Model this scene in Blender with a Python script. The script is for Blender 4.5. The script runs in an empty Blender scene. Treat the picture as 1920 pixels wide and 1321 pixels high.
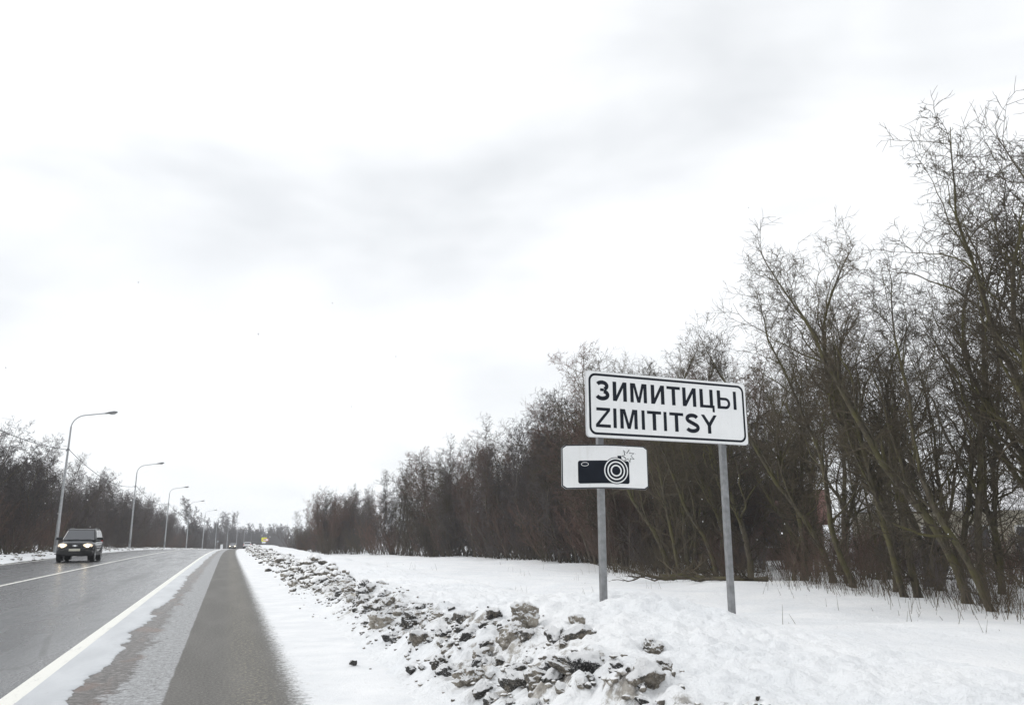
import bpy, math, random
import numpy as np
from mathutils import Vector, Matrix
from mathutils.geometry import tessellate_polygon

SC = bpy.context.scene
COL = SC.collection
R = math.radians
rng = np.random.default_rng(7)
random.seed(7)

# ------------------------------------------------------------------ camera
cam_d = bpy.data.cameras.new('camera')
cam = bpy.data.objects.new('camera', cam_d)
COL.objects.link(cam)
cam.location = (0, 0, 1.25)
cam.rotation_euler = (R(90 + 12.97), 0, R(-19.07))
cam_d.sensor_width = 36
cam_d.lens = 1500 / 1920 * 36
cam_d.clip_start = 0.05
cam_d.clip_end = 6000
SC.camera = cam

# ------------------------------------------------------------------ overcast sky and sun
SUN_EL, SUN_AZ = R(42), R(-60)          # behind the cloud, ahead and to the right
world = bpy.data.worlds.new('World')
SC.world = world
world.use_nodes = True
nt = world.node_tree
nt.nodes.clear()
def wn(t, **k):
    n = nt.nodes.new(t)
    for a, b in k.items():
        setattr(n, a, b)
    return n
w_out = wn('ShaderNodeOutputWorld')
w_bg = wn('ShaderNodeBackground')
w_bg.inputs['Strength'].default_value = 0.1
w_sky = wn('ShaderNodeTexSky', sky_type='NISHITA')
w_sky.sun_disc = False
w_sky.sun_elevation = SUN_EL
w_sky.sun_rotation = SUN_AZ
w_tc = wn('ShaderNodeTexCoord')
w_map = wn('ShaderNodeMapping')
w_map.inputs['Scale'].default_value = (1.0, 1.0, 2.6)
w_map.inputs['Location'].default_value = (0.5, 6.1, 4.7)
w_n = wn('ShaderNodeTexNoise')
w_n.inputs['Scale'].default_value = 1.9
w_n.inputs['Detail'].default_value = 4
w_n.inputs['Roughness'].default_value = 0.5
w_n.inputs['Distortion'].default_value = 0.3
w_cr = wn('ShaderNodeValToRGB')
w_cr.color_ramp.elements[0].position = 0.34
w_cr.color_ramp.elements[0].color = (0.77, 0.79, 0.81, 1)
w_cr.color_ramp.elements[1].position = 0.52
w_cr.color_ramp.elements[1].color = (0.98, 0.995, 1.01, 1)
w_mul = wn('ShaderNodeVectorMath', operation='SCALE')
w_mul.inputs['Scale'].default_value = 9.5
w_mix = wn('ShaderNodeMix', data_type='RGBA')
w_mix.inputs[0].default_value = 0.07
L = nt.links.new
L(w_tc.outputs['Generated'], w_map.inputs['Vector'])
L(w_map.outputs[0], w_n.inputs['Vector'])
L(w_n.outputs['Fac'], w_cr.inputs['Fac'])
L(w_cr.outputs['Color'], w_mul.inputs[0])
L(w_mul.outputs[0], w_mix.inputs[6])
L(w_sky.outputs['Color'], w_mix.inputs[7])
L(w_mix.outputs[2], w_bg.inputs['Color'])
L(w_bg.outputs[0], w_out.inputs['Surface'])

sun_d = bpy.data.lights.new('sun', 'SUN')
sun_d.energy = 1.0
sun_d.angle = R(32)
sun_d.color = (1.0, 0.985, 0.965)
sun = bpy.data.objects.new('sun', sun_d)
COL.objects.link(sun)
sun.rotation_euler = (R(90) - SUN_EL, 0, math.pi - SUN_AZ)
sun.location = (0, 0, 50)

SC.view_settings.view_transform = 'Standard'
SC.view_settings.look = 'None'
SC.view_settings.exposure = 0.26
SC.view_settings.gamma = 1.0
SC.view_settings.use_curve_mapping = False
try:
    SC.cycles.max_bounces = 6
    SC.cycles.diffuse_bounces = 3
    SC.cycles.glossy_bounces = 3
    SC.cycles.volume_bounces = 1
    SC.cycles.transparent_max_bounces = 8
    SC.cycles.use_denoising = True
except Exception:
    pass

# ------------------------------------------------------------------ tagging helpers
def tag(o, label=None, cat=None, group=None, kind=None):
    if label: o['label'] = label
    if cat: o['category'] = cat
    if group: o['group'] = group
    if kind: o['kind'] = kind
    return o

def empty(name, loc=(0, 0, 0), rz=0.0, label=None, cat=None, group=None):
    o = bpy.data.objects.new(name, None)
    COL.objects.link(o)
    o.location = loc
    o.rotation_euler = (0, 0, rz)
    o.empty_display_size = 0.3
    return tag(o, label, cat, group)

def link(name, mesh, parent=None):
    o = bpy.data.objects.new(name, mesh)
    COL.objects.link(o)
    if parent: o.parent = parent
    return o

def copy_tree(o, parent=None):
    c = o.copy()
    COL.objects.link(c)
    if parent: c.parent = parent
    for ch in list(o.children):
        copy_tree(ch, c)
    return c

# ------------------------------------------------------------------ materials
def mat(name):
    m = bpy.data.materials.new(name)
    m.use_nodes = True
    t = m.node_tree
    b = t.nodes['Principled BSDF']
    return m, t, b

def N(t, typ, **k):
    n = t.nodes.new(typ)
    for a, b in k.items():
        setattr(n, a, b)
    return n

def noise(t, vec, scale, detail=4, rough=0.55, dist=0.0):
    n = N(t, 'ShaderNodeTexNoise')
    n.inputs['Scale'].default_value = scale
    n.inputs['Detail'].default_value = detail
    n.inputs['Roughness'].default_value = rough
    n.inputs['Distortion'].default_value = dist
    if vec is not None: t.links.new(vec, n.inputs['Vector'])
    return n.outputs['Fac']

def ramp(t, fac, stops):
    n = N(t, 'ShaderNodeValToRGB')
    e = n.color_ramp.elements
    while len(e) < len(stops): e.new(0.5)
    for i, (p, c) in enumerate(stops):
        e[i].position = p
        e[i].color = (*c, 1) if len(c) == 3 else c
    t.links.new(fac, n.inputs['Fac'])
    return n.outputs['Color']

def mixc(t, fac, a, b):
    n = N(t, 'ShaderNodeMix', data_type='RGBA')
    for s, i in ((fac, 0), (a, 6), (b, 7)):
        if hasattr(s, 'links'): t.links.new(s, n.inputs[i])
        else: n.inputs[i].default_value = (*s, 1) if isinstance(s, tuple) else s
    return n.outputs[2]

def math_(t, op, a, b=None, clamp=False):
    n = N(t, 'ShaderNodeMath', operation=op, use_clamp=clamp)
    for i, s in enumerate((a, b)):
        if s is None: continue
        if hasattr(s, 'links'): t.links.new(s, n.inputs[i])
        else: n.inputs[i].default_value = s
    return n.outputs[0]

def mapr(t, v, a, b, c=0.0, d=1.0):
    n = N(t, 'ShaderNodeMapRange')
    n.interpolation_type = 'SMOOTHSTEP'
    t.links.new(v, n.inputs[0])
    for i, s in enumerate((a, b, c, d)): n.inputs[i + 1].default_value = s
    return n.outputs[0]

def bump(t, b, h, strength=0.4, dist=0.02):
    n = N(t, 'ShaderNodeBump')
    n.inputs['Strength'].default_value = strength
    n.inputs['Distance'].default_value = dist
    t.links.new(h, n.inputs['Height'])
    t.links.new(n.outputs['Normal'], b.inputs['Normal'])

def objco(t): return N(t, 'ShaderNodeTexCoord').outputs['Object']
def uvco(t, sx=1, sy=1):
    m = N(t, 'ShaderNodeMapping')
    m.inputs['Scale'].default_value = (sx, sy, 1)
    t.links.new(N(t, 'ShaderNodeTexCoord').outputs['UV'], m.inputs['Vector'])
    return m.outputs[0]

def plain(name, col, rough=0.6, metal=0.0, var=0.0, scale=20):
    m, t, b = mat(name)
    b.inputs['Roughness'].default_value = rough
    b.inputs['Metallic'].default_value = metal
    if var:
        f = noise(t, objco(t), scale)
        c = ramp(t, f, [(0.3, tuple(x * (1 - var) for x in col)), (0.7, tuple(min(1, x * (1 + var)) for x in col))])
        t.links.new(c, b.inputs['Base Color'])
    else:
        b.inputs['Base Color'].default_value = (*col, 1)
    return m

# fresh, wind-crusted snow
def snow_mat():
    m, t, b = mat('snow')
    co = objco(t)
    big = noise(t, co, 0.8, 5)
    c = ramp(t, big, [(0.3, (0.80, 0.82, 0.84)), (0.7, (0.90, 0.905, 0.91))])
    # sparse grit thrown up from the road, only on the ploughed bank (u < ~4.5)
    sep = N(t, 'ShaderNodeSeparateXYZ'); t.links.new(uvco(t), sep.inputs[0])
    near = mapr(t, sep.outputs['X'], 4.6, 2.2)
    g = noise(t, co, 26, 6, 0.75)
    grit = math_(t, 'MULTIPLY', mapr(t, g, 0.57, 0.67), near)
    patch = mapr(t, noise(t, co, 2.3, 4), 0.40, 0.62)
    grit = math_(t, 'MULTIPLY', grit, patch)
    c2 = mixc(t, math_(t, 'MULTIPLY', grit, 0.6), c, (0.22, 0.20, 0.17))
    # the ploughed heap itself is soiled through and through
    hu = math_(t, 'ABSOLUTE', math_(t, 'SUBTRACT', sep.outputs['X'], 2.2))
    hk = mapr(t, math_(t, 'ADD', hu, math_(t, 'MULTIPLY', math_(t, 'SUBTRACT', noise(t, co, 1.7, 4), 0.5), 0.8)), 0.52, 0.2)
    soil = mapr(t, noise(t, co, 4.5, 6, 0.7), 0.50, 0.62)
    dark = ramp(t, noise(t, co, 5.0, 5, 0.7), [(0.35, (0.07, 0.066, 0.06)), (0.5, (0.26, 0.235, 0.20)), (0.65, (0.50, 0.475, 0.43))])
    c2 = mixc(t, math_(t, 'MULTIPLY', math_(t, 'MULTIPLY', hk, soil), 0.9), c2, dark)
    t.links.new(c2, b.inputs['Base Color'])
    b.inputs['Roughness'].default_value = 0.75
    b.inputs['Specular IOR Level'].default_value = 0.25
    h = math_(t, 'ADD', noise(t, co, 22, 6, 0.65), math_(t, 'MULTIPLY', noise(t, co, 4.5, 4), 1.5))
    bump(t, b, h, 0.8, 0.05)
    return m
M_SNOW = snow_mat()

# wet asphalt
def asphalt_mat():
    m, t, b = mat('wet_asphalt')
    uv = uvco(t)
    streak = noise(t, uvco(t, 1.6, 0.12), 1.0, 5, 0.6)
    fine = noise(t, uv, 34, 4, 0.8)
    mid = noise(t, uvco(t, 3.0, 1.2), 1.0, 6, 0.7)
    c = ramp(t, fine, [(0.40, (0.010, 0.011, 0.013)), (0.52, (0.036, 0.038, 0.041)), (0.66, (0.13, 0.13, 0.135))])
    c = mixc(t, mapr(t, mid, 0.4, 0.7, 0, 0.5), c, (0.05, 0.052, 0.055))
    sep = N(t, 'ShaderNodeSeparateXYZ'); t.links.new(uv, sep.inputs[0])
    us_ = math_(t, 'ADD', sep.outputs['X'], math_(t, 'MULTIPLY', math_(t, 'SUBTRACT', mid, 0.5), 0.9))
    salt = math_(t, 'MULTIPLY', mapr(t, us_, -2.3, -1.7), mapr(t, fine, 0.40, 0.62))
    c = mixc(t, math_(t, 'MULTIPLY', salt, 0.6), c, (0.26, 0.265, 0.27))
    for uc in (-2.55, -4.45, -6.6, -8.5):
        tw = mapr(t, math_(t, 'ABSOLUTE', math_(t, 'SUBTRACT', us_, uc)), 0.55, 0.15)
        c = mixc(t, math_(t, 'MULTIPLY', tw, 0.5), c, (0.016, 0.017, 0.019))
    # hairline cracks
    vo = N(t, 'ShaderNodeTexVoronoi', feature='DISTANCE_TO_EDGE')
    vo.inputs['Scale'].default_value = 1.0
    t.links.new(uvco(t, 0.28, 0.16), vo.inputs['Vector'])
    crack = math_(t, 'MULTIPLY', mapr(t, vo.outputs['Distance'], 0.010, 0.003), mapr(t, streak, 0.45, 0.55))
    c = mixc(t, math_(t, 'MULTIPLY', crack, 0.8), c, (0.012, 0.012, 0.012))
    t.links.new(c, b.inputs['Base Color'])
    r = mapr(t, math_(t, 'ADD', math_(t, 'MULTIPLY', streak, 0.65), math_(t, 'MULTIPLY', mid, 0.35)), 0.36, 0.66, 0.20, 0.42)
    t.links.new(r, b.inputs['Roughness'])
    b.inputs['Specular IOR Level'].default_value = 0.4
    b.inputs['Coat Weight'].default_value = 0.45
    b.inputs['Coat Roughness'].default_value = 0.22
    bump(t, b, math_(t, 'ADD', fine, math_(t, 'MULTIPLY', noise(t, uv, 110, 2), 0.5)), 0.8, 0.016)
    return m
M_ASPHALT = asphalt_mat()

# verge: dirt, salted gravel, dark worn asphalt path, thin trodden snow
def verge_mat():
    m, t, b = mat('verge')
    uv = uvco(t)
    sep = N(t, 'ShaderNodeSeparateXYZ'); t.links.new(uv, sep.inputs[0])
    u = sep.outputs['X']
    n1 = noise(t, uvco(t, 1, 0.5), 3.0, 6, 0.65)
    n2 = noise(t, uv, 15, 6, 0.75)
    n3 = noise(t, uv, 42, 4, 0.8)
    wob = math_(t, 'MULTIPLY', math_(t, 'SUBTRACT', n1, 0.5), 0.75)
    uw = math_(t, 'ADD', u, wob)
    # dirt
    dirt = ramp(t, n2, [(0.38, (0.028, 0.024, 0.020)), (0.5, (0.085, 0.072, 0.062)), (0.62, (0.24, 0.225, 0.21))])
    rust = mapr(t, noise(t, uvco(t, 3, 0.9), 1.0, 4), 0.52, 0.66)
    dirt = mixc(t, math_(t, 'MULTIPLY', rust, 0.55), dirt, (0.17, 0.09, 0.055))
    # salted gravel with thin ice
    salt = ramp(t, math_(t, 'ADD', math_(t, 'MULTIPLY', n3, 0.55), math_(t, 'MULTIPLY', n2, 0.45)), [(0.36, (0.08, 0.078, 0.075)), (0.46, (0.24, 0.24, 0.24)), (0.56, (0.44, 0.45, 0.46)), (0.66, (0.60, 0.61, 0.62))])
    # path asphalt, damp with sand
    path = ramp(t, n3, [(0.34, (0.06, 0.057, 0.053)), (0.5, (0.125, 0.12, 0.11)), (0.66, (0.235, 0.225, 0.205))])
    path = mixc(t, mapr(t, noise(t, uvco(t, 2.0, 0.35), 1.0, 4), 0.35, 0.7, 0, 0.45), path, (0.19, 0.183, 0.17))
    sand = math_(t, 'MULTIPLY', mapr(t, noise(t, uv, 26, 5, 0.8), 0.52, 0.62), mapr(t, math_(t, 'ABSOLUTE', math_(t, 'SUBTRACT', u, 0.28)), 0.30, 0.05))
    path = mixc(t, math_(t, 'MULTIPLY', sand, 0.9), path, (0.34, 0.31, 0.23))
    # snow
    snow = ramp(t, noise(t, uv, 2.0, 5), [(0.3, (0.74, 0.755, 0.77)), (0.7, (0.87, 0.875, 0.88))])
    sdirt = mapr(t, noise(t, uvco(t, 14, 7), 1.0, 6, 0.75), 0.56, 0.72)
    snow = mixc(t, math_(t, 'MULTIPLY', sdirt, 0.35), snow, (0.40, 0.36, 0.30))
    # blend by u
    sd = math_(t, 'ADD', uw, math_(t, 'MULTIPLY', math_(t, 'SUBTRACT', n2, 0.5), 0.5))
    c = mixc(t, mapr(t, sd, -0.86, -0.72), dirt, salt)
    e1 = math_(t, 'ADD', u, math_(t, 'MULTIPLY', wob, 0.05))
    k_path = mapr(t, e1, -0.40, -0.375)
    c = mixc(t, k_path, c, path)
    g = math_(t, 'ADD', math_(t, 'ADD', u, math_(t, 'MULTIPLY', math_(t, 'SUBTRACT', n2, 0.5), 0.45)), math_(t, 'MULTIPLY', math_(t, 'SUBTRACT', n3, 0.5), 0.35))
    g = math_(t, 'ADD', g, math_(t, 'MULTIPLY', wob, 0.14))
    k_snow = mapr(t, g, 0.52, 0.74)
    c = mixc(t, k_snow, c, snow)
    t.links.new(c, b.inputs['Base Color'])
    rr = mapr(t, sd, -0.95, -0.6, 0.30, 0.55)
    r2 = mixc(t, k_path, rr, 0.62) if False else math_(t, 'ADD', rr, math_(t, 'MULTIPLY', k_path, 0.12))
    t.links.new(r2, b.inputs['Roughness'])
    b.inputs['Specular IOR Level'].default_value = 0.3
    h = math_(t, 'ADD', n2, math_(t, 'MULTIPLY', n3, 0.5))
    bump(t, b, h, 0.7, 0.02)
    return m
M_VERGE = verge_mat()

def slush_mat():
    m, t, b = mat('slush')
    uv = uvco(t)
    f = noise(t, uvco(t, 2, 0.5), 1.5, 5)
    c = ramp(t, f, [(0.3, (0.40, 0.42, 0.44)), (0.7, (0.56, 0.58, 0.60))])
    sp = mapr(t, noise(t, uv, 22, 5, 0.8), 0.60, 0.68)
    c = mixc(t, math_(t, 'MULTIPLY', sp, 0.7), c, (0.12, 0.11, 0.10))
    t.links.new(c, b.inputs['Base Color'])
    b.inputs['Roughness'].default_value = 0.28
    bump(t, b, noise(t, uv, 8, 4), 0.15, 0.01)
    return m
M_SLUSH = slush_mat()

def paint_mat():
    m, t, b = mat('road_paint')
    uv = uvco(t)
    f = noise(t, uv, 30, 5, 0.75)
    f2 = noise(t, uvco(t, 4, 0.9), 1.5, 6, 0.75)
    c = mixc(t, mapr(t, math_(t, 'ADD', math_(t, 'MULTIPLY', f, 0.5), math_(t, 'MULTIPLY', f2, 0.5)), 0.545, 0.63), (0.80, 0.79, 0.73), (0.26, 0.26, 0.26))
    t.links.new(c, b.inputs['Base Color'])
    b.inputs['Roughness'].default_value = 0.4
    bump(t, b, f, 0.2, 0.004)
    return m
M_PAINT = paint_mat()

def lump_mat():
    m, t, b = mat('dirty_snow')
    co = objco(t)
    oi = N(t, 'ShaderNodeObjectInfo')
    addv = N(t, 'ShaderNodeVectorMath', operation='ADD')
    t.links.new(co, addv.inputs[0])
    cx = N(t, 'ShaderNodeCombineXYZ')
    rnd = math_(t, 'MULTIPLY', oi.outputs['Random'], 37.0)
    for i in range(3): t.links.new(rnd, cx.inputs[i])
    t.links.new(cx.outputs[0], addv.inputs[1])
    v = addv.outputs[0]
    f = noise(t, v, 2.2, 6, 0.65)
    fine = noise(t, v, 14, 5, 0.7)
    base = ramp(t, math_(t, 'ADD', math_(t, 'MULTIPLY', f, 0.65), math_(t, 'MULTIPLY', oi.outputs['Random'], 0.35)),
                [(0.40, (0.020, 0.020, 0.021)), (0.50, (0.055, 0.051, 0.044)), (0.58, (0.18, 0.155, 0.12)), (0.74, (0.46, 0.42, 0.36))])
    base = mixc(t, mapr(t, fine, 0.52, 0.66, 0, 0.6), base, (0.62, 0.61, 0.58))
    geo = N(t, 'ShaderNodeNewGeometry')
    sep = N(t, 'ShaderNodeSeparateXYZ'); t.links.new(geo.outputs['Normal'], sep.inputs[0])
    cov = math_(t, 'ADD', sep.outputs['Z'], math_(t, 'MULTIPLY', math_(t, 'SUBTRACT', fine, 0.5), 1.5))
    k = mapr(t, cov, 0.24, 0.50)
    c = mixc(t, k, base, (0.86, 0.865, 0.87))
    t.links.new(c, b.inputs['Base Color'])
    b.inputs['Roughness'].default_value = 0.7
    bump(t, b, math_(t, 'ADD', noise(t, v, 9, 6, 0.7), f), 0.6, 0.12)
    return m
M_LUMP = lump_mat()
def rubble_mat():
    m, t, b = mat('dirty_crumbs')
    co = objco(t)
    f = noise(t, co, 4.5, 6, 0.75)
    c = ramp(t, f, [(0.38, (0.03, 0.028, 0.026)), (0.48, (0.12, 0.107, 0.088)), (0.58, (0.34, 0.31, 0.265)), (0.68, (0.66, 0.64, 0.61))])
    geo = N(t, 'ShaderNodeNewGeometry')
    sep = N(t, 'ShaderNodeSeparateXYZ'); t.links.new(geo.outputs['Normal'], sep.inputs[0])
    k = mapr(t, math_(t, 'ADD', sep.outputs['Z'], math_(t, 'MULTIPLY', math_(t, 'SUBTRACT', noise(t, co, 9, 4), 0.5), 2.0)), 0.25, 0.6)
    t.links.new(mixc(t, k, c, (0.86, 0.865, 0.87)), b.inputs['Base Color'])
    b.inputs['Roughness'].default_value = 0.75
    bump(t, b, noise(t, co, 20, 5, 0.7), 0.6, 0.05)
    return m
M_RUBBLE = rubble_mat()

def bark_mat(name, dark, light, moss, mossk):
    m, t, b = mat(name)
    co = objco(t)
    mp = N(t, 'ShaderNodeMapping'); mp.inputs['Scale'].default_value = (1, 1, 0.3)
    t.links.new(co, mp.inputs['Vector'])
    f = noise(t, mp.outputs[0], 14, 5, 0.7)
    c = ramp(t, f, [(0.3, dark), (0.7, light)])
    k = math_(t, 'MULTIPLY', mapr(t, noise(t, co, 1.3, 5), 0.42, 0.62), mossk)
    c = mixc(t, k, c, moss)
    t.links.new(c, b.inputs['Base Color'])
    b.inputs['Roughness'].default_value = 0.85
    b.inputs['Specular IOR Level'].default_value = 0.2
    bump(t, b, f, 0.6, 0.03)
    return m
M_BARK = bark_mat('mossy_bark', (0.042, 0.036, 0.027), (0.135, 0.115, 0.085), (0.112, 0.104, 0.042), 0.7)
M_BARK2 = bark_mat('grey_bark', (0.055, 0.046, 0.037), (0.16, 0.135, 0.11), (0.11, 0.10, 0.05), 0.4)
def twig_mat(name, a, b_):
    m, t, b = mat(name)
    oi = N(t, 'ShaderNodeObjectInfo')
    f = noise(t, objco(t), 0.6, 3)
    c = ramp(t, math_(t, 'ADD', math_(t, 'MULTIPLY', f, 0.5), math_(t, 'MULTIPLY', oi.outputs['Random'], 0.5)), [(0.25, a), (0.75, b_)])
    t.links.new(c, b.inputs['Base Color'])
    b.inputs['Roughness'].default_value = 0.8
    b.inputs['Specular IOR Level'].default_value = 0.2
    return m
M_TWIG = twig_mat('twig_brown', (0.055, 0.046, 0.034), (0.12, 0.098, 0.066))
M_TWIGR = twig_mat('twig_red', (0.09, 0.064, 0.052), (0.19, 0.118, 0.095))
M_TWIGG = twig_mat('twig_grey', (0.07, 0.062, 0.06), (0.13, 0.11, 0.105))
M_NEEDLE = twig_mat('needles', (0.02, 0.03, 0.02), (0.04, 0.055, 0.035))
M_REED = twig_mat('dry_stem', (0.09, 0.07, 0.05), (0.20, 0.16, 0.11))

M_GALV = plain('galvanised_steel', (0.36, 0.37, 0.38), 0.45, 0.6, 0.18, 9)
M_GALV2 = plain('weathered_steel', (0.22, 0.225, 0.23), 0.6, 0.3, 0.25, 14)
M_ALU = plain('sign_back', (0.55, 0.56, 0.57), 0.4, 0.5, 0.1)
def signface_mat():
    m, t, b = mat('sign_white')
    co = objco(t)
    f = noise(t, co, 3.0, 5, 0.6)
    c = ramp(t, f, [(0.3, (0.75, 0.76, 0.76)), (0.7, (0.83, 0.835, 0.835))])
    mp = N(t, 'ShaderNodeMapping'); mp.inputs['Scale'].default_value = (9, 9, 0.9)
    t.links.new(co, mp.inputs['Vector'])
    c = mixc(t, mapr(t, noise(t, mp.outputs[0], 1.6, 5, 0.6), 0.5, 0.75, 0, 0.28), c, (0.60, 0.59, 0.56))
    sp = mapr(t, noise(t, co, 45, 4, 0.7), 0.64, 0.70)
    c = mixc(t, math_(t, 'MULTIPLY', sp, 0.45), c, (0.33, 0.32, 0.30))
    t.links.new(c, b.inputs['Base Color'])
    b.inputs['Roughness'].default_value = 0.35
    return m
M_SIGN = signface_mat()
M_INK = plain('sign_black', (0.010, 0.013, 0.020), 0.45, 0, 0.2, 6)
M_INK.node_tree.nodes['Principled BSDF'].inputs['Specular IOR Level'].default_value = 0.12
M_BLACK = plain('black_plastic', (0.012, 0.012, 0.013), 0.5)
M_RUBBER = plain('rubber', (0.018, 0.018, 0.018), 0.8)
M_CARBLACK = plain('black_paint', (0.010, 0.012, 0.016), 0.14, 0, 0.2, 4)
M_CARGREY = plain('grey_paint', (0.42, 0.43, 0.44), 0.25)
M_CARWHITE = plain('white_paint', (0.75, 0.76, 0.77), 0.3)
M_CHROME = plain('chrome', (0.75, 0.76, 0.78), 0.12, 1.0)
M_PLATE = plain('number_plate', (0.62, 0.60, 0.50), 0.5, 0, 0.08, 30)
M_GLASS = plain('tinted_glass', (0.10, 0.105, 0.115), 0.06)
M_CABLE = plain('cable', (0.05, 0.05, 0.05), 0.7)
M_YELLOW = plain('sign_yellow', (0.72, 0.74, 0.03), 0.4)
M_RED = plain('sign_red', (0.55, 0.03, 0.03), 0.4)
M_SIGNGREY = plain('sign_reverse', (0.30, 0.31, 0.32), 0.5, 0.3)
M_HUB = plain('alloy', (0.45, 0.46, 0.47), 0.35, 0.7)
def emis(name, col, strength, base=(0.8, 0.8, 0.75)):
    m, t, b = mat(name)
    b.inputs['Base Color'].default_value = (*base, 1)
    b.inputs['Roughness'].default_value = 0.15
    b.inputs['Emission Color'].default_value = (*col, 1)
    b.inputs['Emission Strength'].default_value = strength
    return m
M_LAMP = emis('headlamp_bulb', (1.0, 0.80, 0.50), 9)
M_LENS = emis('headlamp_lens', (1.0, 0.70, 0.40), 0.45)
M_LUMGLASS = plain('lantern_glass', (0.62, 0.63, 0.62), 0.15)

# ------------------------------------------------------------------ mesh helpers
def np_mesh(name, V, F, material=None, smooth=True, uv=None):
    """V (n,3); F (m,k) int array or list of such arrays."""
    Fs = F if isinstance(F, list) else [F]
    me = bpy.data.meshes.new(name)
    V = np.asarray(V, np.float32)
    me.vertices.add(len(V))
    me.vertices.foreach_set('co', V.ravel())
    loops = np.concatenate([f.ravel() for f in Fs]).astype(np.int32)
    tot = np.concatenate([np.full(len(f), f.shape[1], np.int32) for f in Fs])
    start = np.concatenate([[0], np.cumsum(tot)[:-1]]).astype(np.int32)
    me.loops.add(len(loops))
    me.loops.foreach_set('vertex_index', loops)
    me.polygons.add(len(tot))
    me.polygons.foreach_set('loop_start', start)
    me.polygons.foreach_set('loop_total', tot)
    me.update(calc_edges=True)
    if smooth:
        me.polygons.foreach_set('use_smooth', np.ones(len(tot), bool))
    if uv is not None:
        lay = me.uv_layers.new(name='UVMap')
        lay.data.foreach_set('uv', np.asarray(uv, np.float32)[loops].ravel())
    if material: me.materials.append(material)
    me.validate()
    return me

class MB:
    """collects boxes, prisms, tubes and lathes into one mesh"""
    def __init__(s): s.v = []; s.f = []
    def add(s, vs, fs):
        n = len(s.v)
        s.v += [tuple(map(float, v)) for v in vs]
        s.f += [tuple(n + i for i in f) for f in fs]
        return s
    def box(s, x0, x1, y0, y1, z0, z1, M=None):
        vs = [Vector((x, y, z)) for z in (z0, z1) for x, y in ((x0, y0), (x1, y0), (x1, y1), (x0, y1))]
        if M is not None: vs = [M @ v for v in vs]
        return s.add(vs, [(3, 2, 1, 0), (4, 5, 6, 7), (0, 1, 5, 4), (1, 2, 6, 5), (2, 3, 7, 6), (3, 0, 4, 7)])
    def tube(s, pts, rad, k=8, caps=True):
        pts = [Vector(p) for p in pts]
        rad = rad if hasattr(rad, '__len__') else [rad] * len(pts)
        vs = []; fs = []
        a = None
        for i, p in enumerate(pts):
            d = (pts[min(i + 1, len(pts) - 1)] - pts[max(i - 1, 0)]).normalized()
            if a is None:
                a = d.orthogonal().normalized()
            a = (a - d * a.dot(d)).normalized()
            b = d.cross(a)
            for j in range(k):
                an = 2 * math.pi * j / k
                vs.append(p + (a * math.cos(an) + b * math.sin(an)) * rad[i])
        for i in range(len(pts) - 1):
            for j in range(k):
                fs.append((i * k + j, i * k + (j + 1) % k, (i + 1) * k + (j + 1) % k, (i + 1) * k + j))
        if caps:
            fs.append(tuple(reversed(range(k))))
            fs.append(tuple((len(pts) - 1) * k + j for j in range(k)))
        return s.add(vs, fs)
    def prism(s, poly, h0, h1, axis='y', holes=()):
        """poly in (a,b); extruded along the axis"""
        loops = [[Vector((p[0], p[1], 0)) for p in poly]] + [[Vector((p[0], p[1], 0)) for p in h] for h in holes]
        flat = [p for l in loops for p in l]
        tris = tessellate_polygon(loops)
        def P(p, h):
            return (p.x, h, p.y) if axis == 'y' else ((h, p.x, p.y) if axis == 'x' else (p.x, p.y, h))
        n = len(flat)
        vs = [P(p, h0) for p in flat] + [P(p, h1) for p in flat]
        fs = [tuple(t) for t in tris] + [tuple(n + i for i in reversed(t)) for t in tris]
        o = 0
        for l in loops:
            m = len(l)
            for i in range(m):
                a, b = o + i, o + (i + 1) % m
                fs.append((a, b, n + b, n + a))
            o += m
        return s.add(vs, fs)
    def mesh(s, name, material, smooth=False):
        me = bpy.data.meshes.new(name)
        me.from_pydata(s.v, [], s.f)
        import bmesh
        bm = bmesh.new(); bm.from_mesh(me)
        bmesh.ops.recalc_face_normals(bm, faces=bm.faces)
        bm.to_mesh(me); bm.free()
        if material: me.materials.append(material)
        if smooth:
            me.polygons.foreach_set('use_smooth', [True] * len(me.polygons))
            try: me.set_sharp_from_angle(angle=R(40))
            except Exception: pass
        return me
    def build(s, name, material, parent=None, smooth=False):
        return link(name, s.mesh(name, material, smooth), parent)

# value noise on numpy arrays
def hash2(ix, iy, seed):
    h = (ix.astype(np.int64) * 374761393 + iy.astype(np.int64) * 668265263 + seed * 974711) & 0xffffffff
    h = ((h ^ (h >> 13)) * 1274126177) & 0xffffffff
    return ((h ^ (h >> 16)) & 0xffff) / 65535.0
def vnoise(x, y, seed=0):
    ix, iy = np.floor(x), np.floor(y)
    fx, fy = x - ix, y - iy
    fx = fx * fx * (3 - 2 * fx); fy = fy * fy * (3 - 2 * fy)
    ix = ix.astype(np.int64); iy = iy.astype(np.int64)
    a = hash2(ix, iy, seed); b = hash2(ix + 1, iy, seed); c = hash2(ix, iy + 1, seed); d = hash2(ix + 1, iy + 1, seed)
    return (a * (1 - fx) + b * fx) * (1 - fy) + (c * (1 - fx) + d * fx) * fy - 0.5
def fbm(x, y, f, octs, seed=0, gain=0.5):
    r = 0; a = 1
    for o in range(octs):
        r = r + a * vnoise(x * f + 17.3 * o, y * f - 9.1 * o, seed + o)
        f *= 2.03; a *= gain
    return r

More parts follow.
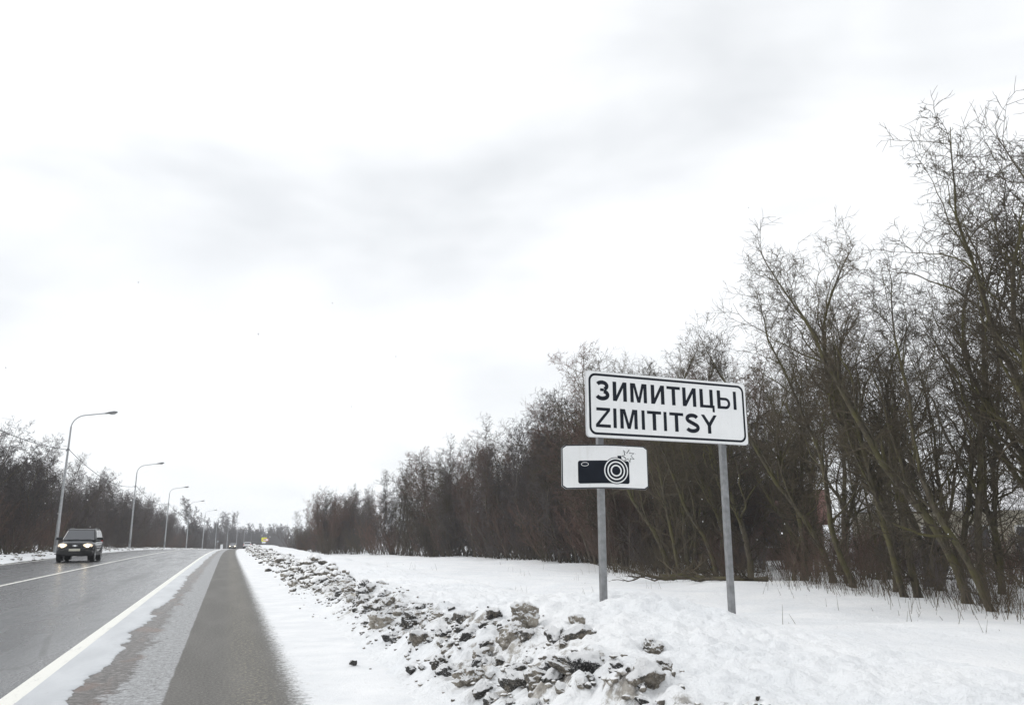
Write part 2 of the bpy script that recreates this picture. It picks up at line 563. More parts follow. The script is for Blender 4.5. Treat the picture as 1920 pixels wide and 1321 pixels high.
# ------------------------------------------------------------------ the lie of the land (u across, s along the road)
def bend(s):
    s = np.asarray(s, float)
    return np.where(s > 50, 1.6e-4 * (s - 50) ** 2, 0) * np.where(s < 420, 1, 1) - np.where(s > 420, 1.0e-4 * (s - 420) ** 2, 0)
Z_S = [-60, 40, 60, 80, 106, 151, 190, 247, 319, 400, 500, 700, 1500]
Z_Z = [0, 0, -0.02, -0.08, -0.24, -0.75, -1.35, -2.25, -3.7, -6.2, -7.6, -6.5, 0]
def road_z(s):
    s = np.asarray(s, float)
    return (np.interp(s, Z_S, Z_Z) + np.interp(s - 8, Z_S, Z_Z) + np.interp(s + 8, Z_S, Z_Z)) / 3
R_U = [1.2, 1.55, 1.8, 2.2, 2.7, 3.4, 4.3, 5.0, 5.5, 6.1, 6.8, 8, 60]
R_Z = [-.03, -.01, .07, .24, .34, .38, .39, .33, .14, -.16, -.35, -.42, -.36]
def right_profile(u, s):
    p = (np.interp(u, R_U, R_Z) + np.interp(u - .2, R_U, R_Z) + np.interp(u + .2, R_U, R_Z)) / 3
    p = p + 0.26 * np.exp(-(((u - 3.9) / 1.1) ** 2 + ((s - 7.8) / 2.0) ** 2))
    k = np.clip((u - 1.6) / 1.2, 0, 1)
    heap = np.exp(-((u - 2.25) / 0.50) ** 2)
    p = p + k * 0.16 * fbm(u, s, 0.35, 3, 3) + heap * (0.20 * fbm(u, s, 1.5, 3, 11) + 0.16 * np.abs(fbm(u, s, 4.0, 3, 13, .6)) * np.clip(2 - s / 40, .4, 1))
    far = np.clip((s - 55) / 60, 0, 1)
    p = p + far * 0.10 * np.exp(-((u - 3.5) / 2.0) ** 2)
    # crust of the ploughed bank: clods and pits
    crust = np.exp(-((u - 3.4) / 1.5) ** 2)
    d = np.hypot(u, s)
    fade = np.clip(1.3 - d / 22, 0, 1)
    p = p + crust * fade * (0.085 * np.maximum(fbm(u, s, 4.0, 4, 21, 0.6), -0.12) + 0.05 * fbm(u, s, 12, 2, 31))
    p = p - .07 * np.exp(-((u - 3.455) ** 2 + (s - 7.27) ** 2) / .018) - .07 * np.exp(-((u - 4.95) ** 2 + (s - 7.36) ** 2) / .018)
    trail = np.exp(-((u - 5.25 - .25 * np.sin(s * .35)) / .22) ** 2) * np.clip((s - 9) / 4, 0, 1)
    p = p + trail * .09 * (fbm(u, s, 2.2, 2, 45) - .25)
    fld = np.clip((u - 7) / 4, 0, 1)
    p = p + fld * (0.24 * fbm(u, s, 0.11, 3, 41) + 0.06 * fbm(u * .6, s, 0.7, 4, 43))
    return p
L_U = [-200, -30, -18, -14, -12.6, -11.6, -10.9, -10.4, -10.0]
L_Z = [-.1, -.1, -.05, .05, .16, .20, .14, .01, -.03]
def left_profile(u, s):
    p = np.interp(u, L_U, L_Z)
    k = np.exp(-((u + 11.6) / 1.2) ** 2)
    return p + k * 0.22 * fbm(u, s, 0.6, 4, 51) + 0.03 * fbm(u, s, 0.5, 2, 53)
def place(u, s):
    """world x, y, z of a point on the snow beside the road"""
    u_, s_ = np.asarray(u, float), np.asarray(s, float)
    z = road_z(s_) + np.where(u_ > 0, right_profile(u_, s_), left_profile(u_, s_))
    return float(u_ + bend(s_)), float(s_), float(z)
def to_u(x, y): return float(x - bend(y))
def ground_z(x, y): return place(to_u(x, y), y)[2]

def sgrid(near, first, grow, far, start):
    s = [start]
    st = first
    while s[-1] < far:
        if s[-1] > near: st *= grow
        s.append(s[-1] + st)
    return np.array(s)

def sheet(name, us, ss, zf, material, flip=False):
    U, S = np.meshgrid(us, ss)
    Z = road_z(S) + zf(U, S)
    X = U + bend(S)
    V = np.stack([X, S, Z], -1).reshape(-1, 3)
    n, m = len(ss), len(us)
    I = np.arange(n * m).reshape(n, m)
    F = np.stack([I[:-1, :-1], I[:-1, 1:], I[1:, 1:], I[1:, :-1]], -1).reshape(-1, 4)
    me = np_mesh(name, V, F, material, True, np.stack([U, S], -1).reshape(-1, 2))
    return tag(link(name, me), kind='structure')

ss_long = sgrid(30, 0.5, 1.04, 1500, -40)
sheet('road', np.array([-10.1, -8, -5.5, -3, -1.3]), ss_long, lambda u, s: 0 * u, M_ASPHALT)
o = sheet('left_road_shoulder', np.array([-11.2, -10.0]), ss_long, lambda u, s: 0 * u - 0.012, M_VERGE)
o.data.materials[0] = plain('dirty_asphalt', (0.13, 0.125, 0.12), 0.6, 0, 0.3, 1.5)
sheet('verge', np.array([-1.32, -1.0, -0.6, -0.2, 0.2, 0.6, 1.0, 1.4, 1.9, 2.3]), ss_long, lambda u, s: 0 * u + 0.004, M_VERGE)

# painted lines, with worn ends
def stripe(name, u0, u1, sA, sB, z=0.006):
    ss = sgrid(30, 0.5, 1.04, sB, sA)
    return sheet(name, np.array([u0, u1]), ss, lambda u, s: 0 * u + z, M_PAINT)
stripe('edge_line', -1.60, -1.45, -20, 420, 0.010)
stripe('centre_line', -5.60, -5.47, -20, 420, 0.006)
stripe('left_edge_line', -9.72, -9.60, -20, 420, 0.006)

# slush between the edge line and the dirt: a sheet with a ragged edge
ss = sgrid(22, 0.035, 1.02, 160, 3)
edge = -1.08 + 0.13 * fbm(ss * 0, ss, 0.5, 3, 61, 0.5) + 0.10 * fbm(ss * 0, ss, 3, 5, 67, .65)
V = []; UV = []
for s, e in zip(ss, edge):
    for k, u in enumerate((-1.449, -1.3, (-1.3 + e) / 2, e - 0.01, e)):
        V.append((u + float(bend(s)), s, float(road_z(s)) + (0.012 if k < 4 else 0.0045)))
        UV.append((u, s))
I = np.arange(len(V)).reshape(len(ss), 5)
F = np.stack([I[:-1, :-1], I[:-1, 1:], I[1:, 1:], I[1:, :-1]], -1).reshape(-1, 4)
tag(link('slush_strip', np_mesh('slush_strip', V, F, M_SLUSH, True, UV)), kind='structure')

# snow: the ploughed bank and field on the right, the bank on the left
us = np.concatenate([np.linspace(1.2, 5.6, 150), np.linspace(5.65, 12, 60), np.linspace(12.4, 40, 40), np.array([50, 70, 100, 160, 260, 420, 800])])
ssr = sgrid(9, 0.03, 1.012, 1500, 2.2)
ssr = np.concatenate([np.linspace(-40, 2.1, 30), ssr])
sheet('snow_field', us, ssr, right_profile, M_SNOW)
us = np.concatenate([np.array([-900, -400, -200, -100, -60, -40, -30]), np.linspace(-26, -14, 13), np.linspace(-13.6, -10.0, 22)])
sheet('snow_bank', us, sgrid(60, 0.4, 1.02, 1500, -40), left_profile, M_SNOW)

# ------------------------------------------------------------------ bare trees
def unit(v): return v / np.maximum(np.linalg.norm(v, axis=-1, keepdims=True), 1e-9)
def grow(P0, D0, Ln, R0, n, wob, up, taper, g):
    N_ = len(P0)
    P = np.zeros((N_, n + 1, 3)); P[:, 0] = P0
    d = unit(D0)
    st = (Ln / n)[:, None]
    for i in range(n):
        d = unit(d + g.normal(0, wob, (N_, 3)) + np.array([0, 0, up]))
        P[:, i + 1] = P[:, i] + d * st
    t = np.linspace(0, 1, n + 1)
    Rr = R0[:, None] * (1 - (1 - taper) * t[None, :])
    return P, Rr
def spawn(P, Rr, Ln, k, tmin, tmax, amin, amax, ratio, rr, rmin, g, tipfall=0.55):
    N_, n1 = Rr.shape
    n = n1 - 1
    t = tmin + (tmax - tmin) * (np.arange(k)[None, :] + g.random((N_, k))) / k
    f = t * n
    i = np.minimum(f.astype(int), n - 1); fr = f - i
    a = np.arange(N_)[:, None]
    pos = P[a, i] * (1 - fr[..., None]) + P[a, i + 1] * fr[..., None]
    T = unit(P[a, i + 1] - P[a, i])
    q = g.normal(0, 1, (N_, k, 3))
    q = unit(q - T * (q * T).sum(-1, keepdims=True))
    an = np.radians(g.uniform(amin, amax, (N_, k)))[..., None]
    D = np.cos(an) * T + np.sin(an) * q
    rad = Rr[a, i] * (1 - fr) + Rr[a, i + 1] * fr
    cl = Ln[:, None] * ratio * (1 - tipfall * t) * g.uniform(0.6, 1.25, (N_, k))
    cr = np.maximum(np.minimum(rad * rr, rad * 0.8), rmin)
    return pos.reshape(-1, 3), D.reshape(-1, 3), cl.ravel(), cr.ravel()
def tubes(sets, k):
    Vs, Fs, o = [], [], 0
    for P, Rr in sets:
        N_, n1, _ = P.shape
        T = np.empty_like(P)
        T[:, 1:-1] = P[:, 2:] - P[:, :-2]; T[:, 0] = P[:, 1] - P[:, 0]; T[:, -1] = P[:, -1] - P[:, -2]
        T = unit(T)
        ref = np.where(np.abs(T[:, :1, 0:1]) < 0.75, np.array([1., 0, 0]), np.array([0, 1., 0]))
        A = unit(np.cross(T, np.broadcast_to(ref, T.shape)))
        B = np.cross(T, A)
        an = np.arange(k) * 2 * np.pi / k
        ring = A[:, :, None, :] * np.cos(an)[:, None] + B[:, :, None, :] * np.sin(an)[:, None]
        V = P[:, :, None, :] + ring * Rr[:, :, None, None]
        I = (np.arange(N_ * n1 * k) + o).reshape(N_, n1, k)
        J = np.roll(I, -1, 2)
        F = np.stack([I[:, :-1], J[:, :-1], J[:, 1:], I[:, 1:]], -1).reshape(-1, 4)
        Vs.append(V.reshape(-1, 3)); Fs.append(F); o += V.shape[0] * V.shape[1] * V.shape[2]
    return np.concatenate(Vs), np.concatenate(Fs)

def merge(parts):
    Vs, Fs, o = [], [], 0
    for V, F in parts:
        Vs.append(V); Fs.append(F + o); o += len(V)
    return np.concatenate(Vs), np.concatenate(Fs)

def tree_proto(seed, stems=2, H=10.0, r0=0.13, limbs=12, br=8, tw=6, tl=3, spread=0.16, amin=18, amax=48, rmin=0.0042, tw_mat=None, bark=None, low=0.10, limb_ratio=0.46, lean=0.0, wob=0.085, gn=1.0):
    g = np.random.default_rng(seed)
    th = g.uniform(0, 2 * np.pi) + np.arange(stems) * 2 * np.pi / stems
    P0 = np.stack([0.18 * np.cos(th) * (stems > 1), 0.18 * np.sin(th) * (stems > 1), np.full(stems, -0.25)], -1)
    D0 = np.stack([spread * np.cos(th) + lean, spread * np.sin(th), np.ones(stems)], -1)
    Ln = H * g.uniform(0.80, 0.98, stems); Ln[0] = H * .98
    P, Rr = grow(P0, D0, Ln, r0 * g.uniform(0.75, 1.05, stems), 18, wob, 0.055, 0.06, g)
    Rr[:, 0] *= 1.5                                     # flared foot
    # ascending limbs, many of them reaching the crown line
    a = spawn(P, Rr, Ln, limbs, low, 0.93, amin, amax, limb_ratio, 0.58, 0.012, g, 0.72)
    P1, R1 = grow(*a[:3], a[3], 10, 0.13 * gn, 0.09, 0.14, g)
    b = spawn(P1, R1, a[2], br, 0.10, 1.0, 22 + 8 * (gn > 1), 62 + 16 * (gn > 1), 0.46, 0.6, 0.007, g, 0.45)
    P2, R2 = grow(*b[:3], b[3], 6, 0.16 * gn, 0.06 / gn, 0.25, g)
    b2 = spawn(P, Rr, Ln, 34, 0.06, 1.0, 30, 85, 0.12, 0.25, 0.007, g, 0.15)
    P2b, R2b = grow(*b2[:3], b2[3], 6, 0.16, 0.07, 0.3, g)
    P2 = np.concatenate([P2, P2b]); R2 = np.concatenate([R2, R2b]); L2 = np.concatenate([b[2], b2[2]])
    c = spawn(P2, R2, L2, tw, 0.10, 1.0, 22, 65 + 15 * (gn > 1), 0.60, 0.6, rmin * 1.25, g, 0.4)
    P3, R3 = grow(*c[:3], c[3], 4, 0.18 * gn, 0.05 / gn, 0.45, g)
    d = spawn(P3, R3, c[2], tl, 0.15, 1.0, 25, 65, 0.65, 0.7, rmin, g, 0.3)
    P4, R4 = grow(*d[:3], d[3], 2, 0.18, 0.03, 0.6, g)
    V, F = merge([tubes([(P, Rr)], 8), tubes([(P1, R1)], 5)])
    tm = np_mesh('trunk', V, F, bark)
    V2, F2 = merge([tubes([(P2, R2)], 4), tubes([(P3, R3), (P4, R4)], 3)])
    cm = np_mesh('crown', V2, F2, tw_mat)
    # real height of the grown tree, so that it can be scaled by height
    top = float(np.percentile(V2[:, 2], 99.7))
    TOP[tm.name] = top
    return tm, cm
TOP = {}

def shrub_proto(seed, stems=14, H=2.6, tw_mat=None, bark=None, spread=0.5, thick=1.0):
    g = np.random.default_rng(seed)
    th = g.uniform(0, 2 * np.pi, stems); rr = g.uniform(0, 0.5, stems)
    P0 = np.stack([rr * np.cos(th), rr * np.sin(th), np.full(stems, -0.1)], -1)
    D0 = np.stack([spread * np.cos(th), spread * np.sin(th), np.ones(stems)], -1)
    Ln = H * g.uniform(0.5, 1.0, stems)
    P, Rr = grow(P0, D0, Ln, g.uniform(0.010, 0.022, stems), 8, 0.09, 0.04, 0.25, g)
    a = spawn(P, Rr, Ln, 9, 0.15, 1.0, 18, 50, 0.40, 0.6, 0.006 * thick, g, 0.45)
    P1, R1 = grow(*a[:3], a[3], 5, 0.12, 0.08, 0.4, g)
    b = spawn(P1, R1, a[2], 6, 0.15, 1.0, 20, 55, 0.45, 0.7, 0.0045 * thick, g)
    P2, R2 = grow(*b[:3], b[3], 3, 0.14, 0.05, 0.6, g)
    V, F = tubes([(P, Rr)], 5)
    tm = np_mesh('stem', V, F, bark)
    V, F = tubes([(P1, R1), (P2, R2)], 3)
    cm = np_mesh('twigs', V, F, tw_mat)
    return tm, cm

near_p = [tree_proto(101 + i, stems=[2, 1, 2, 1, 1, 2][i], r0=[.115, .13, .10, .12, .13, .105][i], limbs=[12, 19, 11, 19, 17, 11][i], br=7, tw=6, tl=3, amin=14, amax=42,
                     low=.22, tw_mat=M_TWIG, bark=M_BARK, spread=[.11, .06, .13, .08, .06, .12][i], lean=[.04, .07, .09, .16, .42, .12][i], wob=.095, gn=1.5) for i in range(6)]
near_s = [near_p[0], near_p[1], near_p[2]] + [tree_proto(151 + i, stems=1, r0=[.095, .08][i], limbs=17, br=7, tw=6, tl=3, amin=16, amax=40, limb_ratio=.36, low=.3, tw_mat=M_TWIG, bark=M_BARK, spread=.05, lean=.05, wob=.08, gn=1.4) for i in range(2)]
mid_p = [tree_proto(201 + i, stems=[3, 2, 3, 2][i], r0=.10, limbs=[11, 15, 11, 15][i], br=9, tw=6, tl=3, rmin=0.0065, amin=22, amax=58,
                    tw_mat=[M_TWIGR, M_TWIG, M_TWIGR, M_TWIGG][i], bark=M_BARK2, spread=.3, limb_ratio=.42, gn=1.25) for i in range(4)]
left_p = [tree_proto(301 + i, stems=[3, 2, 3][i], r0=.10, limbs=[11, 15, 11][i], br=9, tw=5, tl=3, rmin=0.009, amin=22, amax=58,
                     tw_mat=M_TWIGG, bark=M_BARK2, spread=.3, limb_ratio=.42, gn=1.25) for i in range(3)]
print('TRIS', sum(len(m.polygons) * 2 for p in near_p + mid_p + left_p for m in p))
far_p = [tree_proto(351 + i, stems=2 + i % 2, r0=.13, limbs=[11, 14, 12][i], br=8, tw=6, tl=2, rmin=0.022, amin=22, amax=60, tw_mat=M_TWIGG, bark=M_BARK2, spread=.28, limb_ratio=.42) for i in range(3)]
shrub_p = [shrub_proto(401 + i, tw_mat=[M_TWIGR, M_TWIG, M_TWIGR, M_TWIGG][i], bark=M_BARK2, spread=[.5, .35, .6, .5][i], stems=[14, 18, 12, 16][i]) for i in range(4)]

far_s = shrub_proto(441, tw_mat=M_TWIGG, bark=M_BARK2, spread=.5, stems=16, thick=3.0)
n_tree = 0
def put_tree(proto, x, y, h, label, group, rz=None, lean=0.0, lean_dir=math.pi, H0=10.0, name='bare_tree', cat='tree', parts=('trunk', 'crown')):
    """lean: tilt (rad) toward the compass angle lean_dir"""
    o = bpy.data.objects.new(name, None); COL.objects.link(o)
    o.empty_display_size = 0.3
    if callable(label): label = label(x, y)
    z = ground_z(x, y)
    o.location = (x, y, z - 0.03)
    H0 = TOP.get(proto[0].name, H0)
    s = h / H0
    o.scale = (s, s, s)
    ax = Vector((-math.sin(lean_dir), math.cos(lean_dir), 0))
    q = Matrix.Rotation(lean, 3, ax) @ Matrix.Rotation(rz if rz is not None else random.uniform(0, 6.28), 3, 'Z')
    o.rotation_euler = q.to_euler()
    link(parts[0], proto[0], o); link(parts[1], proto[1], o)
    return tag(o, label, cat, group)

# right-hand belt: front edge x as a function of y, and its height along the road
F_Y = [-2, 6, 12.9, 17.8, 23.9, 30.2, 47.5, 65.8, 84.6, 92.5, 105, 125, 150, 200]
F_X = [14.5, 15.0, 15.7, 17.4, 18.8, 18.4, 20.5, 19, 14.2, 10.5, 9.2, 9.5, 11, 13]
H_Y = [0, 9, 11, 14, 18, 24, 30, 36, 45, 60, 72, 80, 84, 88, 93, 110, 125, 200]
H_H = [10.5, 10.5, 10, 9.4, 9.4, 9.4, 9.8, 10.6, 11.8, 10.4, 10.4, 9.2, 8.2, 6.0, 7.6, 7.4, 5.2, 5]
# the named trees standing along the front edge of the near belt
front = [  # x offset from the edge, y, height, tilt, prototype, label
    (0.6, 9.6, 9.4, 0.02, 2, 'tall tree cut off by the picture edge, its fan of twigs reaching highest of all'),
    (0.3, 11.4, 9.2, 0.10, 1, 'thick mossy trunk at the snow edge, nearest to the picture border'),
    (1.0, 12.6, 10.2, 0.05, 3, 'slanting single trunk just inside the picture border, behind the thick mossy one'),
    (0.3, 14.3, 8.6, 0.16, 4, 'steeply leaning olive-barked trunk, strongest slant in the whole tree belt'),
    (0.9, 15.8, 10.6, 0.06, 0, 'twin-stemmed mossy tree behind the steeply leaning olive-barked trunk'),
    (0.1, 17.6, 9.6, 0.10, 5, 'pair of slim leaning stems rising from reddish brush'),
    (0.8, 19.2, 10.4, 0.03, 1, 'straight single trunk between two leaning ones in the near belt'),
    (0.3, 20.8, 9.6, 0.06, 3, 'leaning single mossy trunk with its foot in tall dry stems'),
    (0.9, 22.6, 10.2, 0.02, 0, 'upright twin-trunk tree with a high crown above the dry stems'),
    (0.5, 24.6, 8.6, 0.05, 2, 'twin-stemmed tree where the crown line steps down right of the town sign'),
    (0.4, 27.0, 9.0, 0.02, 1, 'single upright trunk nearest to the fallen branches'),
    (0.9, 29.0, 9.8, 0.02, 1, 'mossy upright trunk seen just past the right sign post'),
    (0.3, 31.5, 10.0, 0.03, 5, 'slim forked tree standing behind the town sign, near its right edge'),
    (0.8, 34.0, 10.6, 0.00, 0, 'twin-trunk tree showing between the two sign posts'),
]
def near_where(x, y):
    a = math.degrees(math.atan2(x, y))
    return 'behind the town sign' if a < 35 else ('right of the town sign' if a < 41 else ('halfway toward the picture border' if a < 47.5 else 'close to the picture border'))
def mid_where(x, y):
    a = math.degrees(math.atan2(x, y))
    return 'behind the two signs' if a > 23.5 else ('just left of the camera plate' if a > 17.5 else 'toward its far end')
def left_where(x, y):
    a = math.degrees(math.atan2(x, y))
    return 'left of the first street lamp' if a < -9.7 else ('between first and second lamps' if a < -6.1 else 'past the second lamp')
for dx, y, h, ln, p, lab in front:
    x = float(np.interp(y, F_Y, F_X)) + dx
    put_tree(near_p[p], x, y, h, lab, 'bare trees of the near belt', rz=math.pi + random.uniform(-.5, .4), lean=ln * .25)
def belt(n, y0, y1, d0, d1, protos, fmin, fmax, label, group, leanmax=.15, power=1.0):
    for i in range(n):
        y = y0 + (y1 - y0) * ((i + random.random()) / n) ** power
        d = random.uniform(d0, d1)
        x = float(np.interp(y, F_Y, F_X)) + d + (float(bend(y)) if y > 130 else 0)
        h = float(np.interp(y, H_Y, H_H)) * random.uniform(fmin, fmax)
        put_tree(random.choice(protos), x, y, h, label, group, rz=None if protos is not near_s else math.pi + random.uniform(-1.2, 1.2), lean=random.uniform(-.03, leanmax) * .5, lean_dir=math.pi + random.uniform(-.8, .8))
belt(30, 9, 37, .3, 8, near_s, .82, 1.04, lambda x, y: 'bare mossy tree in the second rows %s' % near_where(x, y), 'trees behind the near front row', .14)
belt(8, 9, 40, 8, 14, near_s, .85, 1.08, lambda x, y: 'bare tree deep in the belt %s' % near_where(x, y), 'trees deep in the near belt', .1)
belt(24, 36, 84, 0.2, 2.5, mid_p, .8, 1.08, lambda x, y: 'slim tree on the front edge of the brown belt, %s' % mid_where(x, y), 'front trees of the middle belt', .12)
belt(44, 36, 84, 2.5, 10, mid_p, .9, 1.14, lambda x, y: 'slim brown tree inside the brown belt, %s' % mid_where(x, y), 'inner trees of the middle belt', .08)
belt(34, 93, 126, 0.3, 9, mid_p, .85, 1.06, 'dark low bare tree in the far clump where the belt meets the road', 'trees of the far clump', .06)

def brush(n, y0, y1, d0, d1, hmin, hmax, protos, label, group):
    for i in range(n):
        y = y0 + (y1 - y0) * (i + random.random()) / n
        x = float(np.interp(y, F_Y, F_X)) + random.uniform(d0, d1)
        put_tree(random.choice(protos), x, y, random.uniform(hmin, hmax), label, group, lean=random.uniform(0, .2), lean_dir=math.pi + random.uniform(-1, 1),
                 H0=2.6, name='bare_shrub', cat='shrub', parts=('stem', 'twigs'))
brush(26, 9, 36, -0.2, 3.0, 1.0, 2.4, shrub_p, lambda x, y: 'reddish leafless shrub under the trees %s' % near_where(x, y), 'shrubs under the near trees')
brush(64, 9, 40, 3.0, 13.0, 1.4, 3.2, shrub_p, lambda x, y: 'tangled leafless shrub back between the trunks %s' % near_where(x, y), 'shrubs deeper in the near belt')
brush(44, 36, 86, -0.4, 2.0, 2.2, 5.0, shrub_p, lambda x, y: 'dense brown shrub along the foot of the brown belt, %s' % mid_where(x, y), 'shrubs along the middle belt')
brush(44, 36, 86, 2.0, 7.0, 3.0, 6.0, shrub_p, lambda x, y: 'tall brown shrub between the trunks of the brown belt, %s' % mid_where(x, y), 'tall shrubs inside the middle belt')
brush(26, 88, 128, -0.6, 4.0, 2.0, 4.0, shrub_p, 'dark low shrub at the foot of the far clump', 'shrubs of the far clump')

# left-hand wood beyond the road
def left_wood(n, y0, y1, x0, x1, hmin, hmax, label, group, power=1.3, protos=left_p):
    for i in range(n):
        y = y0 + (y1 - y0) * ((i + random.random()) / n) ** power
        x = random.uniform(x0, x1) + float(bend(y))
        put_tree(random.choice(protos), x, y, random.uniform(hmin, hmax), label, group, lean=random.uniform(0, .12), lean_dir=random.uniform(-.8, .8))
left_wood(34, 52, 190, -17, -14.5, 7.2, 9.0, lambda x, y: 'grey bare tree on the wood edge over the road, %s' % left_where(x, y), 'front trees of the wood beyond the road')
left_wood(40, 54, 230, -25, -17, 8.2, 10.2, lambda x, y: 'grey bare tree inside the wood over the road, %s' % left_where(x, y), 'inner trees of the wood beyond the road')
def left_brush(n, y0, y1, x0, x1, hmin, hmax, label, group):
    for i in range(n):
        y = y0 + (y1 - y0) * ((i + random.random()) / n) ** 1.3
        x = random.uniform(x0, x1) + float(bend(y))
        put_tree(random.choice(shrub_p[2:]), x, y, random.uniform(hmin, hmax), label, group, H0=2.6, name='bare_shrub', cat='shrub', parts=('stem', 'twigs'))
left_brush(50, 52, 210, -15.6, -13.6, 2.2, 4.5, lambda x, y: 'dark leafless shrub on the wood edge over the road, %s' % left_where(x, y), 'shrubs of the wood beyond the road')
left_brush(40, 54, 220, -19, -15.6, 3.5, 5.5, lambda x, y: 'tall dark shrub between the trunks over the road, %s' % left_where(x, y), 'tall shrubs of the wood beyond the road')

# far trees where the road drops away
put_tree(far_p[0], -9.5, 262, 15.5, 'lone tall pale tree standing clear above the far end of the wood', 'far trees')
put_tree(far_p[1], 0.5, 395, 18.5, 'broad bare tree rising behind the seventh street lamp', 'far trees')
put_tree(far_p[2], -5.0, 400, 16.0, 'bare tree left of the broad crown behind the seventh street lamp', 'far trees')
for i in range(95):
    y = random.uniform(390, 520)
    x = -32 + 86 * (i + random.random()) / 95
    put_tree(random.choice(far_p), x, y, random.uniform(9, 14.5), 'small hazy tree in the far wood at the end of the road', 'trees of the far wood')
for i in range(40):
    y = random.uniform(380, 410)
    x = -30 + 82 * (i + random.random()) / 40
    put_tree(far_s, x, y, random.uniform(4, 7), 'low brown shrub along the foot of the far wood', 'shrubs of the far wood', H0=2.6, name='bare_shrub', cat='shrub', parts=('stem', 'twigs'))
for i in range(18):
    y = random.uniform(220, 330)
    x = float(bend(y)) - random.uniform(14, 26)
    put_tree(random.choice(far_p), x, y, random.uniform(5.5, 8.0), 'low hazy tree at the far end of the wood beyond the road', 'far end trees of the wood')
for i in range(16):
    y = random.uniform(215, 330)
    x = float(bend(y)) - random.uniform(13, 20)
    put_tree(far_s, x, y, random.uniform(3, 5), 'low shrub at the far end of the wood beyond the road', 'far end shrubs of the wood', H0=2.6, name='bare_shrub', cat='shrub', parts=('stem', 'twigs'))

# two little spruces at the end of the left wood
def spruce_proto(seed):
    g = np.random.default_rng(seed)
    P0 = np.array([[0, 0, -.2]]); D0 = np.array([[0, 0, 1.]])
    P, Rr = grow(P0, D0, np.array([8.]), np.array([.12]), 12, .01, .05, .08, g)
    n = 150
    t = np.sort(g.uniform(.08, .99, n))
    pos = np.stack([0 * t, 0 * t, 8 * t - .2], -1)
    az = g.uniform(0, 6.28, n)
    D = np.stack([np.cos(az), np.sin(az), -0.15 + 0.5 * t], -1)
    ln = (1 - t) * 1.9 + .12
    P1, R1 = grow(pos, D, ln, np.full(n, .014), 5, .05, .02, .3, g)
    b = spawn(P1, R1, ln, 14, .1, 1, 35, 60, .3, .9, .022, g, .6)
    P2, R2 = grow(*b[:3], b[3], 2, .1, -.1, .3, g)
    V, F = tubes([(P, Rr)], 6); tm = np_mesh('trunk', V, F, M_BARK2)
    V, F = tubes([(P1, R1), (P2, R2)], 3); cm = np_mesh('crown', V, F, M_NEEDLE)
    return tm, cm
sp = spruce_proto(9)
put_tree(sp, -10.6, 243, 8.2, 'small dark spruce tip, taller of two at the end of the left wood', 'spruces', H0=8, name='spruce_tree')
put_tree(sp, -9.0, 268, 7.4, 'small dark spruce tip, lower of two at the end of the left wood', 'spruces', H0=8, name='spruce_tree')

# dry stems standing in the snow along the near belt: nobody could count them
g = np.random.default_rng(77)
n = 2600
ys = 8 + 29 * g.random(n) ** 0.85
clump = (vnoise(ys * 0.6, ys * 0, 5) + 0.5)
xs = np.interp(ys, F_Y, F_X) + g.normal(0.6, 1.1, n) - 0.5 * clump
keep = g.random(n) < 0.25 + clump
keep[-160:] = g.random(160) < .45
cl = g.integers(0, 26, 160)
ys[-160:] = (8 + 40 * g.random(26))[cl] + g.normal(0, .12, 160)
xs[-160:] = (7.5 + 8 * g.random(26))[cl] + g.normal(0, .12, 160)
xs, ys = xs[keep], ys[keep]; n = len(xs)
zs = np.array([ground_z(a, b) for a, b in zip(xs, ys)])
P0 = np.stack([xs, ys, zs - .05], -1)
D0 = np.stack([g.normal(-.12, .22, n), g.normal(0, .2, n), np.ones(n)], -1)
ln_ = g.uniform(.25, 1.25, n) ** 1.3
ln_ = np.where(xs < np.interp(ys, F_Y, F_X) - 2.2, ln_ * .35, ln_)
P, Rr = grow(P0, D0, ln_, g.uniform(.004, .008, n), 4, .08, .0, .4, g)
V, F = tubes([(P, Rr)], 3)
tag(link('dry_stems', np_mesh('dry_stems', V, F, M_REED)), 'dry brown weed stems standing in the snow along the near trees', 'weeds', kind='stuff')

# fallen branches on the snow
def fallen(x, y, ang, length, label, seed):
    g = np.random.default_rng(seed)
    z = ground_z(x, y)
    P, Rr = grow(np.array([[0, 0, .06]]), np.array([[math.cos(ang), math.sin(ang), .03]]), np.array([length]), np.array([.10]), 10, .12, .0, .3, g)
    P[..., 2] = np.abs(P[..., 2]) * .8 + .06
    a = spawn(P, Rr, np.array([length]), 16, .1, 1, 25, 60, .32, .6, .014, g, .3)
    P1, R1 = grow(*a[:3], a[3], 6, .12, .05, .3, g)
    b = spawn(P1, R1, a[2], 6, .2, 1, 25, 60, .45, .6, .008, g)
    P2, R2 = grow(*b[:3], b[3], 4, .12, .05, .4, g)
    for q in (P1, P2): q[..., 2] = np.abs(q[..., 2]) * .8
    root = empty('fallen_branch', (x, y, z), 0, label, 'branch', 'fallen branches')
    V, F = tubes([(P, Rr)], 7); link('limb', np_mesh('limb', V, F, M_BARK), root)
    V, F = tubes([(P1, R1), (P2, R2)], 4); link('twigs', np_mesh('twigs', V, F, M_TWIG), root)
fallen(18.3, 26.6, 2.75, 4.8, 'dark fallen branch lying on the snow between the sign posts, longest one', 5)
fallen(16.6, 29.8, -.5, 4.0, 'twiggy fallen branch behind the longest one, near the tree feet', 6)
fallen(18.0, 24.6, 2.5, 3.0, 'short fallen branch with its butt end near the right sign post', 8)

